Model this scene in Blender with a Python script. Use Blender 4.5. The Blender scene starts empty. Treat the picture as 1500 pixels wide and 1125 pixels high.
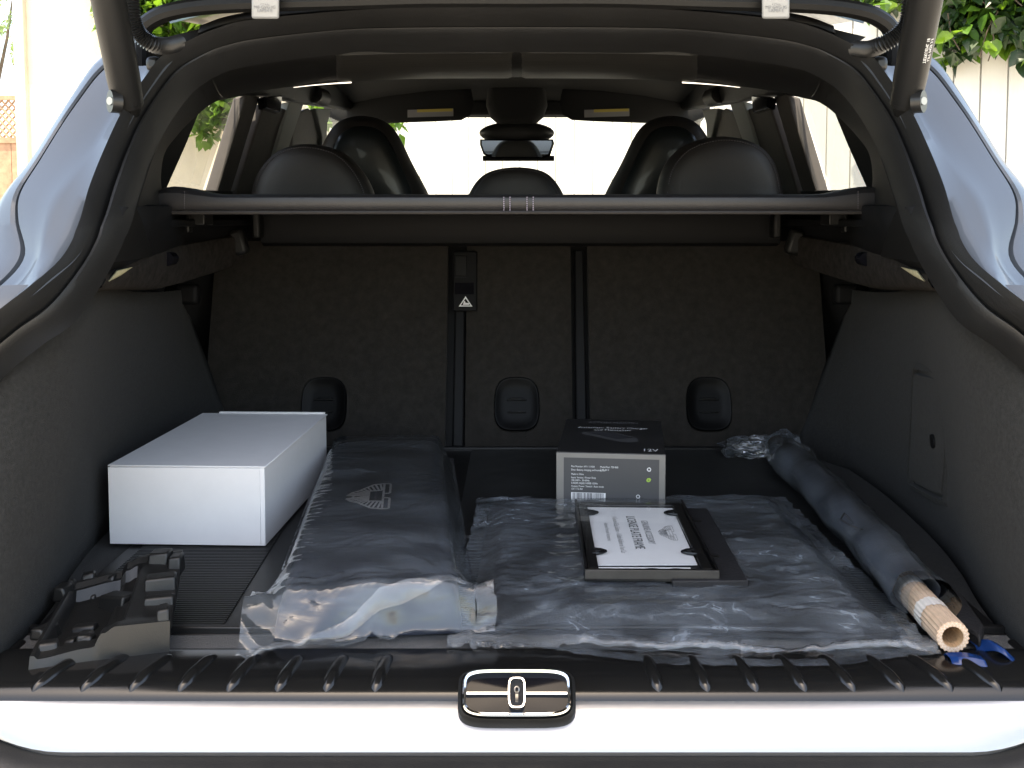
import bpy, bmesh, math, random
from mathutils import Vector, Matrix, noise
R = math.radians
random.seed(7)
scene = bpy.context.scene
col = scene.collection
# ------------------------------------------------------------------ camera, sky, sun, exposure
CZ = 1.22                       # camera height; the car's centre plane is x = 0, y runs forward into the car
PITCH = R(3.8)
PPY = 419.0                     # optical axis row (upright-corrected lens: shifted down)
FPX = 1500.0                    # focal length for a 1500 px wide frame
cd = bpy.data.cameras.new('camera'); cam = bpy.data.objects.new('camera', cd); col.objects.link(cam)
cd.sensor_width = 36.0; cd.lens = 36.0; cd.shift_x = -7 / 1500; cd.shift_y = -(562.5 - PPY) / 1500
cd.clip_start = 0.05; cd.clip_end = 500
cam.location = (0, 0, CZ); cam.rotation_euler = (R(90) - PITCH, 0, 0)
scene.camera = cam
SUN = Vector((-0.06, -0.22, 0.973)).normalized()
w = bpy.data.worlds.new('World'); scene.world = w; w.use_nodes = True
nt = w.node_tree; nt.nodes.clear()
sky = nt.nodes.new('ShaderNodeTexSky'); sky.sky_type = 'NISHITA'; sky.sun_disc = False
sky.sun_elevation = math.asin(SUN.z); sky.sun_rotation = math.atan2(SUN.x, SUN.y); sky.dust_density = 2.5
bg = nt.nodes.new('ShaderNodeBackground'); bg.inputs[1].default_value = 0.15
wo = nt.nodes.new('ShaderNodeOutputWorld')
nt.links.new(sky.outputs[0], bg.inputs[0]); nt.links.new(bg.outputs[0], wo.inputs[0])
sd = bpy.data.lights.new('sun', 'SUN'); sd.energy = 4.0; sd.angle = R(0.53); sd.color = (1, .95, .87)
sun = bpy.data.objects.new('sun', sd); col.objects.link(sun)
sun.rotation_euler = SUN.to_track_quat('Z', 'Y').to_euler(); sun.location = SUN * 20
scene.view_settings.view_transform = 'Standard'; scene.view_settings.look = 'None'
scene.view_settings.exposure = 2.28; scene.view_settings.gamma = 1
scene.view_settings.use_white_balance = True; scene.view_settings.white_balance_temperature = 7900; scene.view_settings.white_balance_tint = 8
scene.render.engine = 'CYCLES'
scene.cycles.max_bounces = 10; scene.cycles.transparent_max_bounces = 16; scene.cycles.diffuse_bounces = 5
scene.cycles.caustics_reflective = False; scene.cycles.caustics_refractive = False
# ------------------------------------------------------------------ measuring helpers (photograph survey -> metres)
CP, SP = math.cos(PITCH), math.sin(PITCH)
def ray(px, py):
    a = (px - 757) / FPX; b = (PPY - py) / FPX
    return Vector((a, CP + b * SP, -SP + b * CP))
def PY(px, py, Y):
    d = ray(px, py); t = Y / d.y
    return Vector((d.x * t, Y, CZ + d.z * t))
def PZ(px, py, z):
    d = ray(px, py); t = (z - CZ) / d.z
    return Vector((d.x * t, d.y * t, z))
def PS(px, py):                 # on the leaning cabin side, left half: x = -(0.63 - 0.275 (z - 1.27))
    d = ray(px, py)             # dx t + .63 - .275(CZ + dz t - 1.27) = 0
    t = -(0.63 - 0.275 * (CZ - 1.27)) / (d.x - 0.275 * d.z)
    return Vector((d.x * t, d.y * t, CZ + d.z * t))
SB = Vector((0, 2.05, .75)); SU = Vector((0, .13, .41)).normalized(); SN = Vector((0, -.41, .13)).normalized()
def SEAT(px, py, off=0.0):      # on the raked rear seatbacks
    d = ray(px, py); o = Vector((0, 0, CZ)); q = SB + SN * off
    t = (q - o).dot(SN) / d.dot(SN)
    return o + d * t
def V(*a): return Vector(a)
def lerp(a, b, t): return a + (b - a) * t
def sst(a, b, x):
    t = max(0., min(1., (x - a) / (b - a))); return t * t * (3 - 2 * t)
def spline(pts, n):
    pts = [Vector(p) for p in pts]; m = len(pts) - 1; out = []
    for i in range(n):
        f = i / (n - 1) * m; k = min(int(f), m - 1); t = f - k
        p1, p2 = pts[k], pts[k + 1]
        p0 = pts[k - 1] if k > 0 else p1 * 2 - p2
        p3 = pts[k + 2] if k + 2 <= m else p2 * 2 - p1
        out.append(.5 * ((2 * p1) + (p2 - p0) * t + (2 * p0 - 5 * p1 + 4 * p2 - p3) * t * t + (3 * p1 - p0 - 3 * p2 + p3) * t ** 3))
    return out
def mx(p, s): return Vector((p[0] * -s, p[1], p[2]))     # survey of the left half; s=-1 keeps it, s=+1 mirrors
# ------------------------------------------------------------------ mesh builder
class MB:
    def __init__(self): self.v = []; self.f = []
    def add(self, vs, fs):
        b = len(self.v); self.v += [tuple(p) for p in vs]; self.f += [tuple(i + b for i in f) for f in fs]; return self
    def box(self, c, s, m=None):
        m = m or Matrix.Identity(3); c = Vector(c); h = [x / 2 for x in s]
        vs = [c + m @ Vector((i * h[0], j * h[1], k * h[2])) for k in (-1, 1) for j in (-1, 1) for i in (-1, 1)]
        return self.add(vs, [(0, 2, 3, 1), (4, 5, 7, 6), (0, 1, 5, 4), (2, 6, 7, 3), (0, 4, 6, 2), (1, 3, 7, 5)])
    def hexa(self, b, t):           # four bottom and four top corners, same order round
        return self.add(list(b) + list(t), [(3, 2, 1, 0), (4, 5, 6, 7), (0, 1, 5, 4), (1, 2, 6, 5), (2, 3, 7, 6), (3, 0, 4, 7)])
    def loft(self, rows, close_u=False, close_v=False, cap=False):
        n = len(rows[0]); m = len(rows); vs = [p for r in rows for p in r]; fs = []
        for j in range(m if close_v else m - 1):
            for i in range(n if close_u else n - 1):
                a = j * n + i; b = j * n + (i + 1) % n; c = ((j + 1) % m) * n + (i + 1) % n; d = ((j + 1) % m) * n + i
                fs.append((a, b, c, d))
        if cap: fs.append(tuple(range(n))[::-1]); fs.append(tuple((m - 1) * n + i for i in range(n)))
        return self.add(vs, fs)
    def tube(self, pts, r, n=10, cap=True, sq=1.0):
        pts = [Vector(p) for p in pts]; rows = []; up = None
        for i, p in enumerate(pts):
            t = (pts[min(i + 1, len(pts) - 1)] - pts[max(i - 1, 0)]).normalized()
            if up is None:
                up = t.orthogonal().normalized()
            up = (up - t * up.dot(t)).normalized(); sd_ = t.cross(up)
            rr = r(i / (len(pts) - 1)) if callable(r) else r
            rows.append([p + up * math.cos(a) * rr * sq + sd_ * math.sin(a) * rr for a in [2 * math.pi * k / n for k in range(n)]])
        return self.loft(rows, close_u=True, cap=cap)
    def strip(self, a, b, wd, nrm=(0, 0, 1), h=.0006):     # thin flat bar between two points
        a, b = Vector(a), Vector(b); d = (b - a).normalized(); n = Vector(nrm).normalized(); s = d.cross(n).normalized() * wd / 2
        a2, b2 = a + n * h, b + n * h
        return self.hexa([a - s, b - s, b + s, a + s], [a2 - s, b2 - s, b2 + s, a2 + s])
    def build(self, name, material, parent=None, smooth=True, bevel=0, seg=2, sub=0, solid=0, soff=-1, crease=35):
        me = bpy.data.meshes.new(name); me.from_pydata(self.v, [], self.f)
        bm = bmesh.new(); bm.from_mesh(me); bmesh.ops.recalc_face_normals(bm, faces=bm.faces)
        if smooth:
            for f in bm.faces: f.smooth = True
            for e in bm.edges:
                if len(e.link_faces) == 2 and e.calc_face_angle(0) > R(crease): e.smooth = False
        bm.to_mesh(me); bm.free()
        if material: me.materials.append(M[material])
        o = bpy.data.objects.new(name, me); col.objects.link(o)
        if parent is not None: o.parent = parent
        if solid:
            md = o.modifiers.new('solid', 'SOLIDIFY'); md.thickness = solid; md.offset = soff
        if bevel:
            md = o.modifiers.new('bevel', 'BEVEL'); md.width = bevel; md.segments = seg; md.limit_method = 'ANGLE'; md.angle_limit = R(40)
            md.harden_normals = False
        if sub:
            md = o.modifiers.new('sub', 'SUBSURF'); md.levels = sub; md.render_levels = sub
        return o
def thing(name, label, cat, loc=(0, 0, 0), group=None):
    o = bpy.data.objects.new(name, None); col.objects.link(o); o.empty_display_size = .1
    o['label'] = label; o['category'] = cat
    if group: o['group'] = group
    return o
def tag(o, label, cat, group=None):
    o['label'] = label; o['category'] = cat
    if group: o['group'] = group
    return o
def pillow(outline, d, rings=None, yc=None):
    """closed outline (points) puffed along y by +-d"""
    c = sum(outline, Vector()) / len(outline)
    rings = rings or [(.02, -1), (.35, -.99), (.65, -.95), (.84, -.82), (.95, -.55), (1, -.1), (1, .1), (.95, .55), (.84, .82), (.5, .97), (.02, 1)]
    mb = MB(); rows = []
    for s, k in rings: rows.append([c + (p - c) * s + Vector((0, k * d, 0)) for p in outline])
    mb.loft(rows, close_u=True, cap=True); return mb
def text_mesh(s, size, fn, name, material, parent, align='CENTER', sx=1.0):
    cu = bpy.data.curves.new('txt', 'FONT'); cu.body = s; cu.size = size; cu.align_x = align; cu.align_y = 'CENTER'; cu.resolution_u = 2
    to = bpy.data.objects.new('txt', cu); col.objects.link(to)
    dg = bpy.context.evaluated_depsgraph_get(); me = bpy.data.meshes.new_from_object(to.evaluated_get(dg))
    bpy.data.objects.remove(to); bpy.data.curves.remove(cu)
    for v in me.vertices: v.co = fn(v.co.x * sx, v.co.y)
    me.name = name; me.materials.clear(); me.materials.append(M[material])
    o = bpy.data.objects.new(name, me); col.objects.link(o); o.parent = parent
    return o
# ------------------------------------------------------------------ materials
M = {}
def mat(name, base, rough=.5, metal=0., var=0., vscale=8., bump=0., bscale=200., spec=.5, coat=0., sheen=0., rvar=0., bdist=.002, base2=None, aniso=None, trans=0., detail=5):
    m = bpy.data.materials.new(name); m.use_nodes = True; t = m.node_tree; b = t.nodes['Principled BSDF']
    b.inputs['Base Color'].default_value = (*base, 1); b.inputs['Roughness'].default_value = rough; b.inputs['Metallic'].default_value = metal
    b.inputs['Specular IOR Level'].default_value = spec; b.inputs['Coat Weight'].default_value = coat; b.inputs['Coat Roughness'].default_value = .06
    b.inputs['Sheen Weight'].default_value = sheen; b.inputs['Sheen Roughness'].default_value = .5
    co = t.nodes.new('ShaderNodeTexCoord'); src = co.outputs['Object']
    if aniso:
        mp = t.nodes.new('ShaderNodeMapping'); mp.inputs['Scale'].default_value = aniso; t.links.new(src, mp.inputs[0]); src = mp.outputs[0]
    if var or rvar:
        n = t.nodes.new('ShaderNodeTexNoise'); n.inputs['Scale'].default_value = vscale; n.inputs['Detail'].default_value = detail; n.inputs['Roughness'].default_value = .65
        t.links.new(src, n.inputs['Vector'])
        if var:
            r = t.nodes.new('ShaderNodeValToRGB'); r.color_ramp.elements[0].position = .3; r.color_ramp.elements[1].position = .72
            c2 = base2 or tuple(min(1, c * (1 + var)) for c in base); c1 = base if base2 else tuple(c * (1 - var) for c in base)
            r.color_ramp.elements[0].color = (*c1, 1); r.color_ramp.elements[1].color = (*c2, 1)
            t.links.new(n.outputs['Fac'], r.inputs[0]); t.links.new(r.outputs[0], b.inputs['Base Color'])
        if rvar:
            mr = t.nodes.new('ShaderNodeMapRange'); mr.inputs['To Min'].default_value = max(0, rough - rvar); mr.inputs['To Max'].default_value = rough + rvar
            t.links.new(n.outputs['Fac'], mr.inputs['Value']); t.links.new(mr.outputs[0], b.inputs['Roughness'])
    if bump:
        n2 = t.nodes.new('ShaderNodeTexNoise'); n2.inputs['Scale'].default_value = bscale; n2.inputs['Detail'].default_value = 3
        t.links.new(src, n2.inputs['Vector'])
        bp = t.nodes.new('ShaderNodeBump'); bp.inputs['Strength'].default_value = bump; bp.inputs['Distance'].default_value = bdist
        t.links.new(n2.outputs['Fac'], bp.inputs['Height']); t.links.new(bp.outputs[0], b.inputs['Normal'])
    M[name] = m; return m
def film(name, haze=.16, rough=.12, tint=(.74, .84, .95), wr=60., bs=.5, aniso=(1, 1, 1), crs=.16, vs=14.):
    m = bpy.data.materials.new(name); m.use_nodes = True; t = m.node_tree; N = t.nodes; L = t.links; N.clear()
    out = N.new('ShaderNodeOutputMaterial'); tr = N.new('ShaderNodeBsdfTransparent'); tr.inputs[0].default_value = (.93, .95, .97, 1)
    gl = N.new('ShaderNodeBsdfGlossy'); gl.inputs['Roughness'].default_value = rough; gl.inputs[0].default_value = (1, 1, 1, 1)
    df = N.new('ShaderNodeBsdfDiffuse'); df.inputs[0].default_value = (*tint, 1)
    tl = N.new('ShaderNodeBsdfTranslucent'); tl.inputs[0].default_value = (*tint, 1)
    dm = N.new('ShaderNodeMixShader'); dm.inputs[0].default_value = .35; L.new(df.outputs[0], dm.inputs[1]); L.new(tl.outputs[0], dm.inputs[2])
    co = N.new('ShaderNodeTexCoord'); mp = N.new('ShaderNodeMapping'); mp.inputs['Scale'].default_value = aniso; L.new(co.outputs['Object'], mp.inputs[0])
    n1 = N.new('ShaderNodeTexNoise'); n1.inputs['Scale'].default_value = wr; n1.inputs['Detail'].default_value = 4; n1.inputs['Distortion'].default_value = 1.2; L.new(mp.outputs[0], n1.inputs['Vector'])
    # thin crease lines: milky stress haze, with some glints painted into it
    def crease(src, width):
        ab = N.new('ShaderNodeMath'); ab.operation = 'SUBTRACT'; ab.inputs[1].default_value = .5; L.new(src, ab.inputs[0])
        a2 = N.new('ShaderNodeMath'); a2.operation = 'ABSOLUTE'; L.new(ab.outputs[0], a2.inputs[0])
        c_ = N.new('ShaderNodeMapRange'); c_.inputs['From Max'].default_value = width; c_.inputs['To Min'].default_value = 1; c_.inputs['To Max'].default_value = 0; L.new(a2.outputs[0], c_.inputs['Value'])
        return c_.outputs[0]
    n1b = N.new('ShaderNodeTexNoise'); n1b.inputs['Scale'].default_value = wr * .33; n1b.inputs['Detail'].default_value = 2; n1b.inputs['Distortion'].default_value = 2.0; L.new(mp.outputs[0], n1b.inputs['Vector'])
    n3 = N.new('ShaderNodeTexNoise'); n3.inputs['Scale'].default_value = 11; n3.inputs['Detail'].default_value = 3; L.new(co.outputs['Object'], n3.inputs['Vector'])
    m3 = N.new('ShaderNodeMapRange'); m3.inputs['From Min'].default_value = .40; m3.inputs['From Max'].default_value = .68; L.new(n3.outputs['Fac'], m3.inputs['Value'])
    cmx = N.new('ShaderNodeMath'); cmx.operation = 'MULTIPLY'; L.new(crease(n1.outputs['Fac'], .035), cmx.inputs[0]); L.new(m3.outputs[0], cmx.inputs[1])
    cm = N.new('ShaderNodeMath'); cm.operation = 'ADD'; L.new(cmx.outputs[0], cm.inputs[0]); 
    dv = N.new('ShaderNodeVectorMath'); dv.operation = 'MULTIPLY_ADD'; dv.inputs[1].default_value = (.016, .016, .016); L.new(n1b.outputs['Color'], dv.inputs[0]); L.new(mp.outputs[0], dv.inputs[2])
    vo = N.new('ShaderNodeTexVoronoi'); vo.feature = 'DISTANCE_TO_EDGE'; vo.inputs['Scale'].default_value = vs; L.new(dv.outputs[0], vo.inputs['Vector'])
    vc = N.new('ShaderNodeMapRange'); vc.inputs['From Max'].default_value = .05; vc.inputs['To Min'].default_value = 1; vc.inputs['To Max'].default_value = 0; L.new(vo.outputs['Distance'], vc.inputs['Value'])
    n4 = N.new('ShaderNodeTexNoise'); n4.inputs['Scale'].default_value = 17; n4.inputs['Detail'].default_value = 2; L.new(co.outputs['Object'], n4.inputs['Vector'])
    m4 = N.new('ShaderNodeMapRange'); m4.inputs['From Min'].default_value = .40; m4.inputs['From Max'].default_value = .74; L.new(n4.outputs['Fac'], m4.inputs['Value'])
    vm = N.new('ShaderNodeMath'); vm.operation = 'MULTIPLY'; L.new(vc.outputs[0], vm.inputs[0]); L.new(m4.outputs[0], vm.inputs[1])
    L.new(vm.outputs[0], cm.inputs[1])
    hz = N.new('ShaderNodeMath'); hz.operation = 'MULTIPLY_ADD'; hz.inputs[1].default_value = crs; hz.inputs[2].default_value = haze * .6; L.new(cm.outputs[0], hz.inputs[0])
    hz2 = N.new('ShaderNodeMath'); hz2.operation = 'MULTIPLY_ADD'; hz2.inputs[1].default_value = haze * .9; L.new(m3.outputs[0], hz2.inputs[0]); L.new(hz.outputs[0], hz2.inputs[2])
    bp = N.new('ShaderNodeBump'); bp.inputs['Strength'].default_value = bs; bp.inputs['Distance'].default_value = .006; L.new(n1.outputs['Fac'], bp.inputs['Height'])
    L.new(bp.outputs[0], gl.inputs['Normal']); L.new(bp.outputs[0], df.inputs['Normal'])
    mh = N.new('ShaderNodeMixShader'); L.new(hz2.outputs[0], mh.inputs[0]); L.new(tr.outputs[0], mh.inputs[1]); L.new(dm.outputs[0], mh.inputs[2])
    fr = N.new('ShaderNodeFresnel'); fr.inputs[0].default_value = 1.5; L.new(bp.outputs[0], fr.inputs['Normal'])
    f2 = N.new('ShaderNodeMath'); f2.operation = 'MULTIPLY'; f2.inputs[1].default_value = 1.15; f2.use_clamp = True; L.new(fr.outputs[0], f2.inputs[0])
    mg = N.new('ShaderNodeMixShader'); L.new(f2.outputs[0], mg.inputs[0]); L.new(mh.outputs[0], mg.inputs[1]); L.new(gl.outputs[0], mg.inputs[2])
    L.new(mg.outputs[0], out.inputs[0]); M[name] = m
def glass(name, tint, refl=1.0):
    m = bpy.data.materials.new(name); m.use_nodes = True; t = m.node_tree; N = t.nodes; L = t.links; N.clear()
    out = N.new('ShaderNodeOutputMaterial'); tr = N.new('ShaderNodeBsdfTransparent'); tr.inputs[0].default_value = (*tint, 1)
    gl = N.new('ShaderNodeBsdfGlossy'); gl.inputs['Roughness'].default_value = .01
    fr0 = N.new('ShaderNodeFresnel'); fr0.inputs[0].default_value = 1.45; fr = N.new('ShaderNodeMath'); fr.operation = 'MULTIPLY'; fr.inputs[1].default_value = .5 * refl; L.new(fr0.outputs[0], fr.inputs[0])
    mg = N.new('ShaderNodeMixShader'); L.new(fr.outputs[0], mg.inputs[0]); L.new(tr.outputs[0], mg.inputs[1]); L.new(gl.outputs[0], mg.inputs[2]); L.new(mg.outputs[0], out.inputs[0]); M[name] = m
mat('rubber_seal', (.0115, .0113, .0112), .50, var=.25, vscale=6, bump=.15, bscale=500, rvar=.06)
mat('trim_black', (.0065, .0063, .0061), .52, spec=.35, var=.2, vscale=9, bump=.25, bscale=900, bdist=.0006)
mat('trim_dark', (.006, .006, .0065), .6, spec=.2, bump=.2, bscale=900, bdist=.0006)
mat('pillar_cloth', (.034, .030, .028), .75, var=.2, vscale=30, bump=.2, bscale=700, bdist=.0006)
mat('pillar_grey', (.16, .175, .175), .7, bump=.2, bscale=700, bdist=.0006)
mat('headliner_cloth', (.008, .008, .0085), .95, bump=.2, bscale=600)
mat('carpet_ledge', (.030, .0265, .0240), 1, var=.4, vscale=70, bump=.8, bscale=900, bdist=.0015, spec=.05, detail=9)
mat('carpet_side', (.0320, .0316, .0308), 1, var=.24, vscale=190, bump=.7, bscale=900, bdist=.0015, spec=.1, sheen=.05, detail=9)
mat('carpet_seat', (.0310, .0280, .0250), 1, var=.22, vscale=60, bump=.7, bscale=900, bdist=.0015, spec=.1, sheen=.06, detail=9)
mat('carpet_lip', (.020, .020, .0205), 1, var=.5, vscale=400, bump=1, bscale=900, bdist=.003, spec=.1, sheen=.3)
mat('mat_rubber', (.008, .008, .0085), .42, var=.3, vscale=20, rvar=.08, bump=.1, bscale=600)
mat('sill_plastic', (.008, .008, .008), .17, rvar=.05, vscale=14, bump=.05, bscale=1500, bdist=.0004)
mat('aluminium', (.40, .405, .42), .34, metal=.8, aniso=(1, 60, 60), bump=.06, bscale=40, rvar=.05, vscale=30)
mat('chrome', (.85, .85, .86), .07, metal=1, rvar=.03, vscale=40)
mat('handle_black', (.003, .003, .0032), .45, spec=.12)
mat('gloss_black', (.006, .006, .008), .07, rvar=.03, vscale=60, spec=.13)
mat('paint_blue', (.094, .104, .118), .42, metal=.15, var=.03, vscale=900, coat=.4, spec=.3)
mat('hinge_paint', (.34, .35, .36), .4, metal=.2, coat=.3)
mat('leather', (.019, .0155, .0138), .54, bump=.35, bscale=420, bdist=.0012, var=.15, vscale=12)
mat('leather_grey', (.0215, .020, .0205), .45, bump=.35, bscale=500, bdist=.001, var=.12, vscale=14)
mat('leather_panel', (.020, .019, .017), .5, bump=.4, bscale=60, bdist=.001, aniso=(.25, 5, 5), var=.3, vscale=30)
mat('thread', (.42, .36, .44), .8)
mat('thread_dark', (.10, .09, .095), .8)
mat('seat_shell', (.012, .016, .017), .3, coat=.2)
mat('strut_black', (.010, .010, .010), .4, spec=.3, rvar=.06, vscale=30, bump=.08, bscale=700)
mat('hose_black', (.014, .014, .014), .35)
mat('steel', (.42, .40, .38), .3, metal=1)
mat('print_white', (.88, .88, .88), .7)
mat('print_grey', (.22, .22, .23), .7)
mat('print_black', (.03, .03, .035), .7)
mat('print_green', (.40, .62, .10), .7)
mat('print_yellow', (.45, .36, .08), .6)
mat('white_card', (.84, .83, .84), .75, var=.02, vscale=30, bump=.06, bscale=260, bdist=.0006)
mat('box_dark', (.020, .020, .021), .45, var=.2, vscale=12)
mat('box_panel', (.075, .075, .078), .5)
mat('box_silver', (.24, .23, .215), .42, metal=.2, var=.06, vscale=20)
mat('navy_fabric', (.017, .022, .037), .8, var=.35, vscale=12, bump=.08, bscale=900, bdist=.0006, sheen=.1)
mat('navy_fabric2', (.050, .062, .090), .8, var=.25, vscale=20, bump=.3, bscale=700, sheen=.2)
mat('mat_black', (.008, .008, .010), .7, bump=.5, bscale=300, var=.4, vscale=40)
mat('frame_black', (.008, .008, .009), .22, rvar=.05, vscale=30)
mat('frame_grey', (.055, .052, .048), .35, metal=.35, var=.3, vscale=20)
mat('tray_plastic', (.009, .009, .009), .42, rvar=.07, vscale=40, bump=.1, bscale=500)
mat('tray_front', (.011, .011, .011), .34, rvar=.07, vscale=40, bump=.1, bscale=500)
mat('cardboard', (.60, .44, .32), .85, var=.12, vscale=60, bump=.2, bscale=300)
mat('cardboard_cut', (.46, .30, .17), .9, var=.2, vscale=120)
mat('tape', (.72, .68, .64), .35, var=.08, vscale=80)
mat('blue_plastic', (.004, .030, .13), .25, rvar=.06, vscale=40)
mat('lamp_lens', (.70, .62, .38), .25, var=.2, vscale=120, spec=.7)
mat('concrete', (.36, .34, .31), .9, var=.25, vscale=1.3, bump=.4, bscale=60, bdist=.004)
mat('stucco', (.74, .65, .52), .95, var=.06, vscale=4, bump=.7, bscale=90, bdist=.006)
mat('board_paint', (.62, .61, .575), .7, var=.05, vscale=5, bump=.35, bscale=30, aniso=(3, 3, .35), bdist=.003)
mat('wood_brown', (.34, .21, .14), .9, var=.3, vscale=9)
mat('roof_tile', (.42, .22, .14), .9, var=.3, vscale=6)
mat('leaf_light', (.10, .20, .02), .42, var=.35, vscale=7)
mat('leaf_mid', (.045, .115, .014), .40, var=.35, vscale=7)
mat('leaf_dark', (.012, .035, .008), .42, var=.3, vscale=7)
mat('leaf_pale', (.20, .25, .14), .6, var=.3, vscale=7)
for k in ('leaf_light', 'leaf_mid', 'leaf_pale'):
    t = M[k].node_tree; b = t.nodes['Principled BSDF']; o = t.nodes['Material Output']
    tl = t.nodes.new('ShaderNodeBsdfTranslucent'); tl.inputs[0].default_value = (.16, .30, .02, 1); mxs = t.nodes.new('ShaderNodeMixShader'); mxs.inputs[0].default_value = .3
    t.links.new(b.outputs[0], mxs.inputs[1]); t.links.new(tl.outputs[0], mxs.inputs[2]); t.links.new(mxs.outputs[0], o.inputs[0])
mat('bark', (.10, .075, .055), .95, var=.3, vscale=20, bump=.6, bscale=40, bdist=.01)
mat('tyre', (.012, .012, .012), .8)
mat('mirror_glass', (.75, .76, .76), .02, metal=1)
film('film_clear', .085, .05, wr=30, bs=.20, aniso=(.4, 1.4, 1), crs=.10, vs=12.)
film('film_wrinkled', .120, .06, wr=24, bs=.14, aniso=(.5, 1.0, 1), crs=.22, vs=12.)
film('film_edge', .13, .12, tint=(.84, .88, .93), wr=70, bs=.2, crs=.08)
glass('window_glass', (.90, .93, .91)); glass('sleeve_film', (.96, .97, .97), .3)
# ------------------------------------------------------------------ setting: ground
g = MB(); g.add([(-60, -60, 0), (60, -60, 0), (60, 60, 0), (-60, 60, 0)], [(0, 1, 2, 3)])
g = g.build('ground', 'concrete', smooth=False); g['kind'] = 'structure'; g['label'] = 'pale concrete driveway under the car'
# ------------------------------------------------------------------ the car
FZ = .75                        # load floor height
car = thing('parked_suv', 'pale blue suv with its tailgate open, seen into the boot', 'car')
# --- weatherstrip round the tailgate opening: rails surveyed on the left half
OUT = [(757, 14, 1.50), (600, 15, 1.50), (500, 20, 1.50), (367, 33, 1.485), (317, 46, 1.47), (283, 61, 1.455), (240, 85, 1.43), (217, 113, 1.40), (183, 163, 1.35),
       (157, 217, 1.30), (133, 277, 1.24), (117, 333, 1.19), (93, 378, 1.15), (47, 418, 1.10), (0, 455, 1.07), (-60, 510, 1.05), (-120, 590, 1.035), (-140, 720, 1.01), (-130, 860, .985), (-95, 985, .965)]
INN = [(757, 70, 1.56), (600, 71, 1.56), (500, 73, 1.56), (390, 86, 1.545), (345, 94, 1.53), (320, 102, 1.515), (287, 122, 1.49), (262, 149, 1.46), (237, 187, 1.41),
       (219, 227, 1.36), (202, 277, 1.30), (186, 325, 1.25), (160, 385, 1.21), (108, 466, 1.16), (50, 509, 1.13), (-10, 562, 1.11), (-60, 640, 1.09), (-75, 750, 1.06), (-65, 870, 1.04), (-40, 975, 1.02)]
TRM = [(757, 113, 1.75), (600, 114, 1.75), (500, 119, 1.75), (425, 127, 1.74), (372, 135, 1.73), (338, 142, 1.72), (310, 152, 1.71), (285, 172, 1.69), (260, 198, 1.66),
       (240, 228, 1.63), (236, 277, 1.62), (245, 325, 1.65), (250, 372, 1.70)]
PROF = [(0, -.012), (0, .004), (.04, .010), (.16, .013), (.30, .012), (.38, .006), (.42, -.006), (.47, -.006), (.51, .004), (.58, .013), (.68, .018), (.80, .017), (.90, .010), (.96, .0), (1.0, -.012)]
outr = spline([PY(*p) for p in OUT], 150); innr = spline([PY(*p) for p in INN], 150)
for s in (-1, 1):
    rows = []
    for a, b in zip(outr, innr):
        n = Vector((0, -.8, .35 if a.z > 1.2 else .1)).normalized()
        rows.append([mx(lerp(a, b, u) + n * k, s) for u, k in PROF])
    MB().loft(rows).build('weatherstrip', 'rubber_seal', car)
    # pillar and header trim behind the seal
    tr_ = spline([PY(*p) for p in TRM], 90); i2 = spline([PY(*p) for p in INN[:len(TRM)]], 90); rows = []
    for k, (a, b) in enumerate(zip(i2, tr_)):
        bulge = .010 if k < 40 else .004
        dn = Vector((0, -.4, -.6 if k < 45 else 0)).normalized() if k < 45 else Vector((.5, -.6, 0)).normalized()
        r = [a + Vector((0, .015, 0))]
        for q in range(1, 8):
            u = q / 8; r.append(lerp(a, b, u) + dn * bulge * math.sin(math.pi * u))
        r += [b, b + Vector((-.004, .012, .012)), b + Vector((-.05, .06, .03))]
        rows.append([mx(p, s) for p in r])
    MB().loft(rows).build('pillar_trim', 'trim_black', car)
    # stitched header panel beside the middle seam
    pa = spline([PY(x, y, Y) for x, y, Y in ((754.5, 70, 1.56), (600, 71, 1.56), (490, 74, 1.56))], 30); pb_ = spline([PY(x, y, Y) for x, y, Y in ((754.5, 113, 1.75), (600, 114, 1.75), (490, 119.5, 1.75))], 30)
    dn = Vector((0, -.4, -.6)).normalized()
    rows = [[mx(lerp(a, b, u) + dn * (.010 * math.sin(math.pi * u) + (.0028 if 0 < i_ < 29 else -.002) * (1 if .06 < u < .99 else -.5)), s) for u in (.04, .08, .2, .4, .6, .8, .94, .985, 1.0)] for i_, (a, b) in enumerate(zip(pa, pb_))]
    MB().loft(rows).build('header_panel', 'leather_panel', car)
# bright trim line at each end of the header
for s in (-1, 1):
    pts = [mx(PY(x, y, 1.742), s) for x, y in ((515, 120.5), (490, 122), (460, 124.5), (430, 128))]
    MB().tube(pts, lambda t: .0022 - .0014 * t, 6).build('trim_strip', 'chrome', car)
# --- quarter panels
R0 = OUT[6:17]
R1 = [(215, 96, 1.45), (190, 130, 1.425), (163, 177, 1.38), (140, 213, 1.335), (110, 253, 1.285), (80, 293, 1.24), (66, 335, 1.20), (52, 385, 1.16), (15, 428, 1.13), (-50, 470, 1.10), (-110, 560, 1.08)]
R2 = [(160, 95, 1.49), (140, 115, 1.465), (116, 147, 1.43), (93, 180, 1.39), (60, 233, 1.335), (30, 283, 1.285), (27, 322, 1.25), (36, 376, 1.195), (-5, 424, 1.15), (-68, 468, 1.12), (-130, 552, 1.10)]
R3 = [(152, 79, 1.53), (133, 97, 1.51), (105, 138, 1.47), (78, 180, 1.43), (42, 236, 1.375), (6, 281, 1.32), (-14, 318, 1.29), (-30, 368, 1.25), (-70, 415, 1.2), (-130, 458, 1.17), (-190, 545, 1.13)]
rl = [spline([PY(*p) for p in r_], 60) for r_ in (R0, R1, R2, R3)]
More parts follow.
